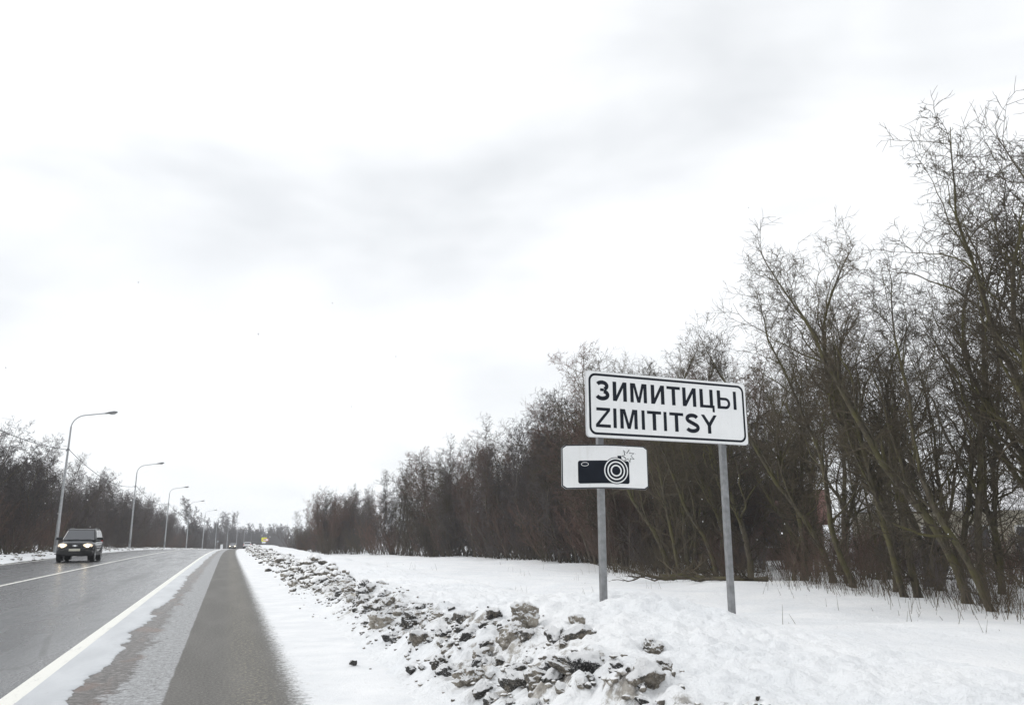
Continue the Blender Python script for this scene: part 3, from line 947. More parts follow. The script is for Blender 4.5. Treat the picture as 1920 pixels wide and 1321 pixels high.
# ------------------------------------------------------------------ snow lumps thrown up by the plough
def lump_mesh(seed, sub, name='snow_lump'):
    import bmesh
    g = np.random.default_rng(seed)
    bm = bmesh.new()
    bmesh.ops.create_icosphere(bm, subdivisions=sub, radius=1)
    V = np.array([v.co[:] for v in bm.verts])
    F = np.array([[v.index for v in f.verts] for f in bm.faces])
    bm.free()
    D = V.copy()
    # broken faces: clip by random planes
    r = np.ones(len(V))
    for i in range(9):
        n_ = unit(g.normal(0, 1, 3)); off = g.uniform(.55, .9)
        c = D @ n_
        r = np.minimum(r, np.where(c > 1e-3, off / np.maximum(c, 1e-3), 9))
    from mathutils import noise as mn
    off = Vector((seed * 1.37, seed * .71, 0))
    nz = np.array([mn.fractal(Vector(p) * 1.7 + off, .9, 2.1, 6) for p in D])
    rg = np.array([abs(mn.noise(Vector(p) * 3.3 + off)) for p in D])
    r = r * (1 + 0.26 * np.clip(nz, -1, 1) - 0.22 * rg)
    V = D * r[:, None] * np.array([1, g.uniform(.7, .95), g.uniform(.6, .85)])
    return np_mesh(name, V, F, M_LUMP, True)
big_l = [lump_mesh(500 + i, 5) for i in range(4)]
mid_l = [lump_mesh(520 + i, 4) for i in range(8)]
def lump(me, u, s, r, label, group=None, dz=0.25, rot=None, sc=(1, 1, 1)):
    x, y, z = place(u, s)
    if u < 1.75: z = max(z, 0.004)
    o = bpy.data.objects.new('snow_lump', me); COL.objects.link(o)
    o.location = (x, y, z + r * dz)
    o.rotation_euler = rot or (random.uniform(-.5, .5), random.uniform(-.5, .5), random.uniform(0, 6.28))
    o.scale = (r * sc[0], r * sc[1], r * sc[2])
    return tag(o, label, 'snow lump', group)
heroes = [
    (2.50, 6.92, .15, big_l[0], .7, 'big snow-capped lump standing highest in the heap'),
    (2.36, 6.80, .13, big_l[1], .35, 'lump tucked right under the highest snow-capped lump'),
    (1.88, 6.55, .12, big_l[2], .45, 'squat lump at the road-side foot of the heap, nearer than its highest lump'),
    (2.16, 8.6, .12, big_l[3], .5, 'lump midway along the heap between the bulging one and the highest one'),
    (1.88, 10.5, .16, big_l[0], .45, 'large pale brown lump bulging from the heap toward the verge'),
    (2.05, 9.6, .13, big_l[2], .5, 'rounded lump just right of the large bulging one'),
    (1.66, 7.6, .062, mid_l[0], .6, 'small lump lying apart on the verge below the heap'),
    (1.26, 8.5, .048, mid_l[1], .7, 'lone little lump out on the verge, farthest from the heap'),
    (1.78, 9.5, .075, mid_l[2], .5, 'small lump at the foot of the large bulging one'),
    (1.72, 7.45, .04, mid_l[3], .6, 'tiny lump beside the small one lying apart on the verge'),
    (2.62, 6.1, .13, mid_l[4], .3, 'tilted slab leaning on the heap, right of its highest lump'),
    (2.95, 5.45, .11, big_l[3], .3, 'lump standing clear in the white bank, nearest to the sign posts'),
    (2.60, 4.70, .085, big_l[1], .5, 'lump at the lower edge, right below the one standing clear in the bank'),
    (2.06, 5.45, .11, big_l[0], .4, 'lump cut by the lower picture edge, below the highest one'),
    (2.20, 5.20, .10, big_l[2], .4, 'lump near the lower picture edge, straight below the tilted slab'),
]
for u, s, r, me, dz, lab in heroes:
    lump(me, u, s, r * 1.1, lab, None, dz - .15, sc=(.45, 1.5, .8) if 'slab' in lab else (1, 1, 1))
for i in range(280):
    s = 3.6 + 22 * ((i + random.random()) / 280) ** 1.2
    u = min(max(random.gauss(2.15, .19), 1.62), 2.65)
    if s < 6.5: u += random.uniform(-.1, .18)
    r = min(.155, .045 + random.expovariate(1 / .040))
    if u < 1.8: r *= .5
    lump(random.choice(mid_l if r < .1 else mid_l + big_l), u, s, r, 'dirty grey-brown lump of ploughed snow in the heap along the verge', 'lumps of the ploughed heap', random.uniform(-.2, .25))
# the small and far ones, past counting
small = [lump_mesh(560 + i, 2, 'rubble') for i in range(5)]
sv = []
for me in small:
    a = np.empty(len(me.vertices) * 3, np.float32); me.vertices.foreach_get('co', a)
    f = np.array([p.vertices[:] for p in me.polygons]); sv.append((a.reshape(-1, 3), f))
parts = []
g = np.random.default_rng(91)
for i in range(3700):
    if i < 1200:
        s = 3.4 + 22 * g.random() ** 1.2; u = float(np.clip(g.normal(2.15, .27), 1.3, 3.0)); r = float(g.uniform(.010, .036))
    else:
        s = 20 + 120 * g.random() ** 1.5; u = float(np.clip(g.normal(2.2, .24), 1.5, 2.9)); r = float(min(.24, .045 + g.exponential(.045)))
    x, y, z = place(u, s)
    if u < 1.75: z = max(z, float(road_z(s)) + .004)
    v, f = sv[i % 5]
    an = g.uniform(0, 6.28); c_, s_ = math.cos(an), math.sin(an)
    Rz = np.array([[c_, -s_, 0], [s_, c_, 0], [0, 0, 1]])
    parts.append(((v * r * g.uniform(.7, 1.3, 3)) @ Rz.T + np.array([x, y, z + r * .35]), f))
# and the crumbs on top of the snow bank over the road
for i in range(420):
    s = 40 + 170 * g.random() ** 1.4; u = float(g.normal(-11.3, .45)); r = float(g.uniform(.05, .16))
    x, y, z = place(u, s)
    v, f = sv[i % 5]
    parts.append((v * r * g.uniform(.7, 1.3, 3) + np.array([x, y, z + r * .2]), f))
V, F = merge(parts)
tag(link('snow_rubble', np_mesh('snow_rubble', V, F, M_RUBBLE)), 'crumbs and far clods of dirty snow strewn along the ploughed heap', 'snow rubble', kind='stuff')

# ------------------------------------------------------------------ signs
def rrect(x0, x1, y0, y1, r, n=6):
    pts = []
    for cx, cy, a0 in ((x1 - r, y1 - r, 0), (x0 + r, y1 - r, 90), (x0 + r, y0 + r, 180), (x1 - r, y0 + r, 270)):
        for i in range(n + 1):
            a = R(a0 + 90 * i / n)
            pts.append((cx + r * math.cos(a), cy + r * math.sin(a)))
    return pts
def circ(cx, cy, rx, ry=None, n=40):
    ry = ry or rx
    return [(cx + rx * math.cos(2 * math.pi * i / n), cy + ry * math.sin(2 * math.pi * i / n)) for i in range(n)]
def arc(cx, cy, rx, ry, a0, a1, n=14):
    return [(cx + rx * math.cos(R(a0 + (a1 - a0) * i / n)), cy + ry * math.sin(R(a0 + (a1 - a0) * i / n))) for i in range(n + 1)]
def thick(path, t):
    L_, R_ = [], []
    for i, p in enumerate(path):
        a = Vector(path[max(i - 1, 0)]); b = Vector(path[min(i + 1, len(path) - 1)])
        d = (b - a).normalized(); n_ = Vector((-d.y, d.x))
        L_.append(tuple(Vector(p) + n_ * t / 2)); R_.append(tuple(Vector(p) - n_ * t / 2))
    return L_ + R_[::-1]
t_ = .21
def glyph(ch, w):
    """list of (outline, holes) for a letter of cap height 1 and width w"""
    t = t_
    if ch in 'И':
        return [([(0, 0), (0, 1), (t, 1), (t, .30), (w - t * 1.05, 1), (w, 1), (w, 0), (w - t, 0), (w - t, .70), (t * 1.05, 0)], [])]
    if ch in 'МM':
        return [([(0, 0), (0, 1), (t * 1.4, 1), (w / 2, .27), (w - t * 1.4, 1), (w, 1), (w, 0), (w - t * .92, 0), (w - t * .92, .80), (w / 2 + .085, 0), (w / 2 - .085, 0), (t * .92, .80), (t * .92, 0)], [])]
    if ch in 'ТT':
        m = w / 2
        return [([(m - t / 2, 0), (m - t / 2, .845), (0, .845), (0, 1), (w, 1), (w, .845), (m + t / 2, .845), (m + t / 2, 0)], [])]
    if ch == 'Ц':
        k = w - .085
        return [([(0, 0), (0, 1), (t, 1), (t, .15), (k - t, .15), (k - t, 1), (k, 1), (k, .15), (w, .15), (w, -.22), (w - .14, -.22), (w - .14, 0)], [])]
    if ch == 'Ь':
        o = [(0, 0), (0, 1), (t, 1), (t, .62)] + arc(w - .31, .31, .31, .31, 90, -90)
        h = [(t, .15), (t, .475)] + arc(w - .32, .3125, .165, .1625, 90, -90)
        return [(o, [h])]
    if ch == 'I':
        return [([(0, 0), (0, 1), (w, 1), (w, 0)], [])]
    if ch == 'Z':
        return [([(0, 0), (0, .15), (w - .22, .845), (.04, .845), (.04, 1), (w - .02, 1), (w - .02, .86), (.21, .155), (w, .155), (w, 0)], [])]
    if ch == 'Y':
        m = w / 2
        return [([(m - t / 2, 0), (m - t / 2, .42), (0, 1), (.205, 1), (m, .60), (w - .205, 1), (w, 1), (m + t / 2, .42), (m + t / 2, 0)], [])]
    if ch == 'S':
        rx = w / 2 - t / 2
        p = arc(w / 2, .735, rx * .93, .18, 22, 225, 22) + arc(w / 2, .27, rx, .185, 55, -160, 24)
        return [(thick(p, t * .97), [])]
    if ch == 'З':
        rx = w / 2 - t / 2 + .02
        a = arc(w / 2 - .03, .735, rx * .93, .18, 155, -62, 22)
        b = arc(w / 2 - .03, .275, rx * 1.06, .19, 72, -158, 24)
        bar = [(w / 2 - .14, .46), (w / 2 - .14, .60), (w / 2 + .07, .60), (w / 2 + .07, .46)]
        return [(thick(a, t * .95), []), (thick(b, t * .97), []), (bar, [])]

def face(x, y0, y1): pass
# the town sign: local x along the panel, local -y toward the traffic, z up
ZB = 0.0
SIGN_C = Vector((4.22, 7.21, 0))
rz = math.atan2(7.265 - 7.14, 5.19 - 3.25)
gz1, gz2 = ground_z(3.47, 7.30), ground_z(4.96, 7.42)
root = empty('town_sign', (SIGN_C.x, SIGN_C.y, gz1), rz, 'wide white town name sign with Cyrillic and Latin lettering on two steel posts', 'road sign')
zo = 2.205 - gz1
W2, Hh = 0.975, 0.665
MB().prism(rrect(-W2, W2, zo, zo + Hh, .035), -.0, .022).build('panel', M_ALU, root)
MB().prism(rrect(-W2 + .004, W2 - .004, zo + .004, zo + Hh - .004, .033), -.003, -.0002).build('sign_face', M_SIGN, root)
MB().prism(rrect(-W2 + .028, W2 - .026, zo + .026, zo + Hh - .024, .075), -.0045, -.0032, holes=[rrect(-W2 + .051, W2 - .049, zo + .049, zo + Hh - .047, .055)]).build('border', M_INK, root)
row1 = [('З', 0.11, 0.151), ('И', 0.302, 0.161), ('М', 0.505, 0.195), ('И', 0.75, 0.161), ('Т', 0.942, 0.164), ('И', 1.135, 0.169), ('Ц', 1.351, 0.184), ('Ь', 1.574, 0.167), ('I', 1.784, 0.038)]
row2 = [('Z', 0.102, 0.167), ('I', 0.301, 0.036), ('M', 0.379, 0.201), ('I', 0.629, 0.036), ('T', 0.695, 0.168), ('I', 0.892, 0.036), ('T', 0.963, 0.169), ('S', 1.154, 0.178), ('Y', 1.355, 0.200)]
cap = 0.197
def word(row, zbase):
    pend = None
    for ch, x, w in row:
        mb = MB()
        gl = glyph(ch, w / cap)
        for k, (o_, hs) in enumerate(gl):
            sc = lambda pts: [(-W2 + x + p[0] * cap, zbase + p[1] * cap) for p in pts]
            mb.prism(sc(o_), -.0046 - .0004 * k, -.0032, holes=[sc(h) for h in hs])
        if ch == 'I' and row is row1:      # the stem that belongs to the last letter
            pend.data.materials  # same letter
            mb2 = mb
        ob = mb.build('letter', M_INK, root)
        pend = ob
word(row1, zo + Hh - .094 - cap)
word(row2, zo + Hh - .367 - cap)
def sign_post(px, py, gz, top):
    mb = MB()
    Minv = Matrix.Rotation(-rz, 4, 'Z')
    p = Minv @ (Vector((px, py, 0)) - Vector((SIGN_C.x, SIGN_C.y, 0)))
    x, y = p.x, max(p.y, .052)
    w, d, th_ = .030, .026, .005
    # folded C-section post, open to the back
    mb.prism([(x - w, y - d), (x + w, y - d), (x + w, y + d), (x + w * .5, y + d), (x + w * .5, y + d - th_), (x + w - th_, y + d - th_), (x + w - th_, y - d + th_),
              (x - w + th_, y - d + th_), (x - w + th_, y + d - th_), (x - w * .5, y + d - th_), (x - w * .5, y + d), (x - w, y + d)], gz - gz1 - .5, top - gz1, axis='z')
    mb.build('post', M_GALV2, root)
    br = MB()
    for z in (zo + .12, zo + Hh - .12):
        br.box(x - .07, x + .07, .0225, y - d - .0005, z - .02, z + .02)
    br.build('bracket', M_GALV2, root)
sign_post(3.455, 7.30, gz1, 2.84)
sign_post(4.95, 7.40, gz2, 2.84)

# the camera plate on the left post
PW, PH = .888, .43
croot = empty('camera_sign', (3.478, 7.215, 1.715), math.atan2(-.14, .875), 'small white plate with a black camera pictogram on the left post', 'road sign')
cmb = lambda: MB()
def plate_layer(name, polys, y, material, thick_=.0007):
    """layer of the bent plate: outline polygons, gently bent about the post"""
    mb = MB()
    for o_, hs in polys:
        mb.prism(o_, y - thick_, y, holes=hs)
    me = mb.mesh(name, material)
    import bmesh
    bm = bmesh.new(); bm.from_mesh(me)
    for k in range(6):
        bmesh.ops.triangulate(bm, faces=bm.faces)
        es = [e for e in bm.edges if abs(e.verts[0].co.x - e.verts[1].co.x) > .03]
        if not es: break
        bmesh.ops.subdivide_edges(bm, edges=es, cuts=1)
    bm.to_mesh(me); bm.free()
    for v in me.vertices:
        fx = (v.co.x) / (PW / 2)
        v.co.y += .030 * (abs(fx) ** 1.5)
        v.co.z += -.010 * abs(fx) ** 1.3
    return link(name, me, croot)
def dense(poly, step=.03):
    out = []
    for i, p in enumerate(poly):
        q = poly[(i + 1) % len(poly)]
        n_ = max(1, int(math.dist(p, q) / step))
        out += [(p[0] + (q[0] - p[0]) * k / n_, p[1] + (q[1] - p[1]) * k / n_) for k in range(n_)]
    return out
def strips(x0, x1, y0, y1, r, n=12):
    """rounded rectangle cut into vertical slices so that it can bend"""
    full = rrect(x0, x1, y0, y1, r)
    res = []
    xs = [x0 + (x1 - x0) * i / n for i in range(n + 1)]
    res.append(([p for p in full if p[0] <= x0 + r + 1e-6][::1], []))
    return res
def K(px, py): return ((px - 902) / 1595 * PW, (915 - 12 - py) / 813 * PH + .004)
# panel: a grid so that the bend shows
def bent_panel(name, inset, y, th_, material, r):
    xs = np.linspace(-PW / 2 + inset, PW / 2 - inset, 25)
    top, bot = [], []
    for x in xs:
        e = min(x - xs[0], xs[-1] - x)
        k = r - math.sqrt(max(r * r - (r - e) ** 2, 0)) if e < r else 0
        top.append((x, PH - inset - k)); bot.append((x, inset + k))
    mb = MB()
    nn = len(xs)
    vs = [(p[0], y - th_, p[1]) for p in bot] + [(p[0], y - th_, p[1]) for p in top] + [(p[0], y, p[1]) for p in bot] + [(p[0], y, p[1]) for p in top]
    fs = []
    for i in range(nn - 1):
        fs += [(i, i + 1, nn + i + 1, nn + i), (2 * nn + i + 1, 2 * nn + i, 3 * nn + i, 3 * nn + i + 1), (i + 1, i, 2 * nn + i, 2 * nn + i + 1), (nn + i, nn + i + 1, 3 * nn + i + 1, 3 * nn + i)]
    fs += [(0, nn, 3 * nn, 2 * nn), (nn - 1, 3 * nn - 1, 4 * nn - 1, 2 * nn - 1)]
    mb.add(vs, fs)
    me = mb.mesh(name, material)
    for v in me.vertices:
        fx = v.co.x / (PW / 2)
        v.co.y += .030 * (abs(fx) ** 1.5)
        v.co.z += -.010 * abs(fx) ** 1.3
    return link(name, me, croot)
bent_panel('panel', 0, .012, .012, M_ALU, .03)
bent_panel('border', .001, -.0006, .001, M_INK, .03)
bent_panel('sign_face', .0115, -.0020, .001, M_SIGN, .024)
def slices(x0, x1, y0, y1, n):
    """outline with many points along the long edges"""
    return dense([(x0, y0), (x1, y0), (x1, y1), (x0, y1)], (x1 - x0) / n)
a0 = K(393, 818); a1 = K(1333, 395)
body = []
nsl = 10
full = dense(rrect(a0[0], a1[0], a0[1], a1[1], .022), .02)
lx, lz = K(1085, 580)
rad = lambda px: px / 1595 * PW
plate_layer('camera_body', [(full, [])], -.0034, M_INK)
fb0 = K(1118, 420); fb1 = K(1192, 300)
plate_layer('camera_flash_base', [([fb0, (fb1[0], fb0[1]), fb1, (fb0[0], fb1[1])], [])], -.0036, M_INK)
plate_layer('camera_lens', [(circ(lx, lz, rad(236)), [])], -.0046, M_INK)
for ro, ri in ((223, 203), (165, 141), (104, 79)):
    plate_layer('lens_ring', [(circ(lx, lz, rad(ro)), [circ(lx, lz, rad(ri))])], -.0056, M_SIGN)
ex, ez = K(518, 463)
plate_layer('viewfinder', [(circ(ex, ez, rad(68), rad(35), 28), [circ(ex, ez, rad(59), rad(27), 28)])], -.0046, M_SIGN)
star = [(1345, 165), (1340, 240), (1440, 238), (1376, 290), (1442, 357), (1364, 345), (1352, 425), (1318, 348), (1240, 400), (1268, 345), (1195, 298), (1252, 285), (1230, 185), (1292, 245)]
so = [K(*p) for p in star]
sc_ = Vector(K(1318, 298))
si = [tuple(sc_ + (Vector(p) - sc_) * .80) for p in so]
plate_layer('flash_star', [(so, [])], -.0056, M_INK)
plate_layer('flash_star_fill', [(si, [])], -.0064, M_SIGN)
# clamp
MB().box(-.055, .055, .0125, .055, .10, .13).box(-.055, .055, .0125, .055, .30, .33).build('clamp', M_GALV2, croot)

# ------------------------------------------------------------------ street lamps and their cable
def lamp_proto():
    root = empty('street_lamp')
    mb = MB(); mb.box(-.19, .19, -.19, .19, -.05, .03); mb.tube([(0, 0, .03), (0, 0, .06)], .16, 12)
    mb.build('base_plate', M_GALV, root)
    mb = MB(); mb.tube([(0, 0, .05), (0, 0, 2.4), (0, 0, 2.42), (0, 0, 7.9)], [.125, .112, .098, .062], 12)
    mb.build('pole', M_GALV, root, True)
    path = [(0, 0, 7.85), (0, 0, 8.85)]
    for i in range(1, 10):
        a = R(82) * i / 9
        path.append((.95 * (1 - math.cos(a)), 0, 8.85 + .95 * math.sin(a)))
    e = path[-1]
    path.append((e[0] + 1.35, 0, e[2] + 1.35 * math.tan(R(9))))
    mb = MB(); mb.tube(path, [.06, .055] + [.038] * (len(path) - 2), 10)
    mb.build('bracket_arm', M_GALV, root, True)
    e = path[-1]
    d = Vector((math.cos(R(9)), 0, math.sin(R(9)))); up = Vector((-d.z, 0, d.x))
    # lantern: a lofted long shell, flat below
    secs = [(-.08, .05, .05, .05), (.05, .08, .07, .06), (.25, .145, .11, .07), (.5, .155, .12, .075), (.66, .13, .09, .06), (.74, .06, .04, .03)]
    vs, fs = [], []
    k = 12
    for t, w, hu, hd in secs:
        for j in range(k):
            a = 2 * math.pi * j / k
            hh = hu if math.sin(a) > 0 else hd
            vs.append(Vector(e) + d * t + Vector((0, 1, 0)) * (w * math.cos(a)) + up * (hh * math.sin(a)))
    for i in range(len(secs) - 1):
        for j in range(k): fs.append((i * k + j, i * k + (j + 1) % k, (i + 1) * k + (j + 1) % k, (i + 1) * k + j))
    fs += [tuple(range(k)), tuple((len(secs) - 1) * k + j for j in range(k))]
    ln = MB().add(vs, fs).build('lantern', M_GALV2, root, True)
    vs, fs = [], []
    for i, (r_, dz) in enumerate(((.125, -.065), (.12, -.10), (.08, -.135), (.02, -.15))):
        for j in range(k):
            a = 2 * math.pi * j / k
            vs.append(Vector(e) + d * (.42 + 1.7 * r_ * math.cos(a)) + Vector((0, 1, 0)) * (r_ * math.sin(a)) + up * dz)
    for i in range(3):
        for j in range(k): fs.append((i * k + j, i * k + (j + 1) % k, (i + 1) * k + (j + 1) % k, (i + 1) * k + j))
    fs.append(tuple(3 * k + j for j in range(k)))
    MB().add(vs, fs).build('lantern_glass', M_LUMGLASS, ln, True)
    mb = MB(); mb.tube([(-.11, 0, 7.3), (.11, 0, 7.3)], .02, 6); mb.tube([(0, 0, 7.24), (0, 0, 7.36)], .085, 10)
    mb.box(-.13, -.09, -.03, .03, 7.16, 7.30); mb.build('cable_clamp', M_GALV2, root)
    mb = MB(); mb.box(-.06, .06, -.128, -.10, .7, 1.15); mb.build('service_door', M_GALV2, root)
    return root
LAMP_S = [23, 64, 105, 146, 187, 228, 269, 312, 352, 385, 420, 455, 490]
lamps = []
names = ['', 'nearest street lamp, its grey post rising from behind the black car', 'second street lamp in the row, right of the black car', 'third street lamp in the row, before the wood edge drops',
         'fourth street lamp in the row, where the wood ends against the sky', 'fifth street lamp in the row, just past the lone tall tree', 'sixth street lamp in the row, its arm before the far crowns',
         'seventh street lamp in the row, just above the far grey car', 'eighth street lamp in the row, last to reach above the far wood']
lp = lamp_proto()
for i, s in enumerate(LAMP_S):
    o = lp if i == 0 else copy_tree(lp)
    u = -11.25
    x = u + float(bend(s)); z = float(road_z(s)) + .02
    o.location = (x, s, z)
    tang = float(bend(s + 1) - bend(s - 1)) / 2
    o.rotation_euler = (0, R(random.uniform(-.6, .6)), -math.atan(tang))
    lab = names[i] if 0 < i < len(names) else ('street lamp standing out of view before the first one of the row' if i == 0 else 'tiny far street lamp in the dip, its head level with the yellow sign')
    tag(o, lab, 'street lamp', 'street lamps along the road')
    lamps.append(o)
wl = ['slack overhead cable running out of the picture from the nearest street lamp', 'sagging overhead cable between the nearest and second street lamps', 'sagging overhead cable between the second and third street lamps',
      'sagging overhead cable between the third and fourth street lamps', 'sagging overhead cable between the fourth and fifth street lamps', 'sagging overhead cable between the fifth and sixth street lamps']
for i in range(6):
    a = Vector(lamps[i].location) + Vector((.09, .0, 7.3)); b = Vector(lamps[i + 1].location) + Vector((-.05, -.0, 7.3))
    pts = []
    for k in range(25):
        t = k / 24
        p = a.lerp(b, t); p.z -= 4 * .85 * t * (1 - t)
        pts.append(p)
    o = MB().tube([p - a for p in pts], .022, 5).build('overhead_cable', M_CABLE)
    o.location = a
    tag(o, wl[i], 'cable', 'cables between the street lamps')

# ------------------------------------------------------------------ cars
def car(body_mat, name='car', L_=4.05, W=1.74, Hc=1.68, lit=True, badge=False, rails=True):
    """front toward -y, base at z = 0"""
    root = empty(name)
    hw = W / 2
    k = 20
    def ring(y, w, z0, z1, p=5.0):
        pts = []
        for j in range(k):
            a = 2 * math.pi * j / k
            c, s_ = math.cos(a), math.sin(a)
            q = (abs(c) ** p + abs(s_) ** p) ** (-1 / p)
            pts.append((w * c * q, y, (z0 + z1) / 2 + (z1 - z0) / 2 * s_ * q))
        return pts
    def loft(secs, mb):
        vs, fs = [], []
        for s_ in secs: vs += s_
        for i in range(len(secs) - 1):
            for j in range(k): fs.append((i * k + j, i * k + (j + 1) % k, (i + 1) * k + (j + 1) % k, (i + 1) * k + j))
        fs += [tuple(range(k)), tuple((len(secs) - 1) * k + j for j in range(k))]
        return mb.add(vs, fs)
    yf, yr = -L_ / 2, L_ / 2
    lower = [ring(yf + .03, hw * .80, .50, .88, 4), ring(yf + .10, hw * .90, .46, .96, 4), ring(yf + .30, hw * .96, .44, 1.01), ring(yf + .75, hw * .985, .42, 1.06), ring(yf + 1.15, hw, .40, 1.10),
             ring(0, hw, .40, 1.10), ring(yr - .9, hw, .40, 1.12), ring(yr - .25, hw * .98, .42, 1.12), ring(yr - .04, hw * .93, .48, 1.08)]
    mb = MB(); loft(lower, mb)
    b = mb.build('body', body_mat, root, True)
    # greenhouse: pillars and roof
    def gh(y0b, y0t, y1t, y1b, zb, zt, wb, wt):
        return [(-wb, y0b, zb), (wb, y0b, zb), (wb, y1b, zb), (-wb, y1b, zb), (-wt, y0t, zt), (wt, y0t, zt), (wt, y1t, zt), (-wt, y1t, zt)]
    bx = [(3, 2, 1, 0), (4, 5, 6, 7), (0, 1, 5, 4), (1, 2, 6, 5), (2, 3, 7, 6), (3, 0, 4, 7)]
    zb, zt = 1.06, Hc - .03
    wb, wt = hw * .95, hw * .76
    y0b, y0t, y1t, y1b = yf + 1.05, yf + 1.72, yr - .22, yr - .05
    g = gh(y0b, y0t, y1t, y1b, zb, zt, wb, wt)
    cb = MB().add(g, bx).build('cabin', body_mat, root)
    bev = cb.modifiers.new('bevel', 'BEVEL'); bev.width = .11; bev.segments = 4
    rf = MB().add([(-wt * .97, y0t + .02, zt - .005), (wt * .97, y0t + .02, zt - .005), (wt * .97, y1t - .02, zt - .005), (-wt * .97, y1t - .02, zt - .005),
                   (-wt * .86, y0t + .16, zt + .035), (wt * .86, y0t + .16, zt + .035), (wt * .86, y1t - .14, zt + .035), (-wt * .86, y1t - .14, zt + .035)], bx).build('roof', body_mat, root)
    G = [Vector(p) for p in g]
    def pane(a, b_, c, d, name, u0, u1, v0, v1, out):
        def P(u, v): return a.lerp(b_, u).lerp(d.lerp(c, u), v)
        n_ = (b_ - a).cross(d - a).normalized() * out
        q = [P(u0, v0), P(u1, v0), P(u1, v1), P(u0, v1)]
        vs = [p + n_ for p in q] + [p - n_ * .5 for p in q]
        return MB().add(vs, [(0, 1, 2, 3), (7, 6, 5, 4), (0, 4, 5, 1), (1, 5, 6, 2), (2, 6, 7, 3), (3, 7, 4, 0)]).build(name, M_GLASS, root)
    pane(G[0], G[1], G[5], G[4], 'windscreen', .06, .94, .07, .90, .012)
    pane(G[1], G[2], G[6], G[5], 'side_window', .10, .40, .10, .86, .012); pane(G[1], G[2], G[6], G[5], 'side_window', .44, .70, .10, .86, .012); pane(G[1], G[2], G[6], G[5], 'side_window', .74, .94, .10, .86, .012)
    pane(G[3], G[0], G[4], G[7], 'side_window', .06, .26, .10, .86, .012); pane(G[3], G[0], G[4], G[7], 'side_window', .30, .56, .10, .86, .012); pane(G[3], G[0], G[4], G[7], 'side_window', .60, .90, .10, .86, .012)
    pane(G[2], G[3], G[7], G[6], 'rear_window', .08, .92, .12, .84, .012)
    # wipers
    mb = MB(); mb.tube([(-.55, y0b - .02, zb + .05), (.02, y0b + .02, zb + .075)], .012, 5); mb.tube([(.05, y0b - .02, zb + .05), (.58, y0b + .02, zb + .075)], .012, 5); mb.build('wiper', M_BLACK, root)
    # bumpers and sills, unpainted
    mb = MB(); loft([ring(yf - .03, hw * .78, .34, .62, 4), ring(yf + .05, hw * .93, .30, .64, 4), ring(yf + .35, hw * 1.0, .29, .62, 4)], mb); fbp = mb.build('front_bumper', M_BLACK, root, True)
    mb = MB(); loft([ring(yr - .35, hw * 1.0, .32, .66, 4), ring(yr - .05, hw * .95, .32, .66, 4), ring(yr + .03, hw * .8, .36, .62, 4)], mb); mb.build('rear_bumper', M_BLACK, root, True)
    for sx in (-1, 1):
        mb = MB(); mb.box(min(sx * hw * .93, sx * (hw + .012)), max(sx * hw * .93, sx * (hw + .012)), -.95, .85, .33, .50); mb.build('sill', M_BLACK, root)
        mb = MB(); mb.box(min(sx * (hw - .02), sx * (hw + .014)), max(sx * (hw - .02), sx * (hw + .014)), -.90, .95, .64, .70); mb.build('side_moulding', M_BLACK, root)
        for yy in (-.30, .62):
            mb = MB(); mb.box(min(sx * (hw - .01), sx * (hw + .025)), max(sx * (hw - .01), sx * (hw + .025)), yy, yy + .14, .93, .96); mb.build('door_handle', M_BLACK, root)
    # grille with slats, badge and plate
    gr = MB().box(-.36, .36, yf - .012, yf + .06, .74, .90).build('grille', M_BLACK, root)
    for z in (.775, .82, .865):
        MB().box(-.35, .35, yf - .024, yf - .0125, z - .007, z + .007).build('slat', M_CARBLACK, gr)
    if badge:
        bow = [(-.115, -.012), (-.055, -.012), (-.045, -.036), (.065, -.036), (.055, -.012), (.115, -.012), (.115, .012), (.055, .012), (.045, .036), (-.065, .036), (-.055, .012), (-.115, .012)]
        MB().prism([(x, .82 + z) for x, z in bow], yf - .045, yf - .0245).build('badge', M_CHROME, gr)
    MB().box(-.26, .26, yf - .055, yf - .033, .555, .67).build('number_plate', M_PLATE, root)
    # headlights: swept-back ovals
    for sx in (-1, 1):
        hl = []
        cx, cz = sx * hw * .69, .82
        prof = [(-.24, .01), (-.20, .085), (-.06, .115), (.10, .10), (.185, .05), (.20, -.02), (.13, -.085), (-.02, -.10), (-.17, -.05)]
        mbh = MB()
        pts = [(cx + sx * p[0], cz + p[1]) for p in prof]
        vs = [(x, yf - .015 + .30 * max(0, abs(x) - hw * .5) ** 1.5 * 1.6, z) for x, z in pts]
        vs2 = [(x, y + .14, z) for x, y, z in vs]
        cen = (cx, yf - .035 + .03, cz + .005)
        n_ = len(vs)
        fs = [(i, (i + 1) % n_, 2 * n_) for i in range(n_)] + [(i, n_ + i, n_ + (i + 1) % n_, (i + 1) % n_) for i in range(n_)]
        h = mbh.add(vs + vs2 + [cen], fs).build('headlight', M_LENS if lit else M_LUMGLASS, root, True)
        if lit:
            mb = MB()
            mb.tube([(cx + sx * -.02, yf - .05, cz), (cx + sx * -.02, yf - .02, cz)], .062, 14)
            mb.build('bulb', M_LAMP, h, True)
        # tail lamps
        MB().box(min(sx * hw * .78, sx * hw * .93), max(sx * hw * .78, sx * hw * .93), yr - .06, yr + .005, .80, 1.08).build('tail_light', M_RED, root)
        # mirrors
        mb = MB(); mb.box(sx * hw * .93 if sx > 0 else sx * (hw + .24), sx * (hw + .24) if sx > 0 else sx * hw * .93, y0b + .28, y0b + .40, 1.10, 1.24)
        mo = mb.build('mirror', M_BLACK, root); bv = mo.modifiers.new('bevel', 'BEVEL'); bv.width = .03; bv.segments = 2
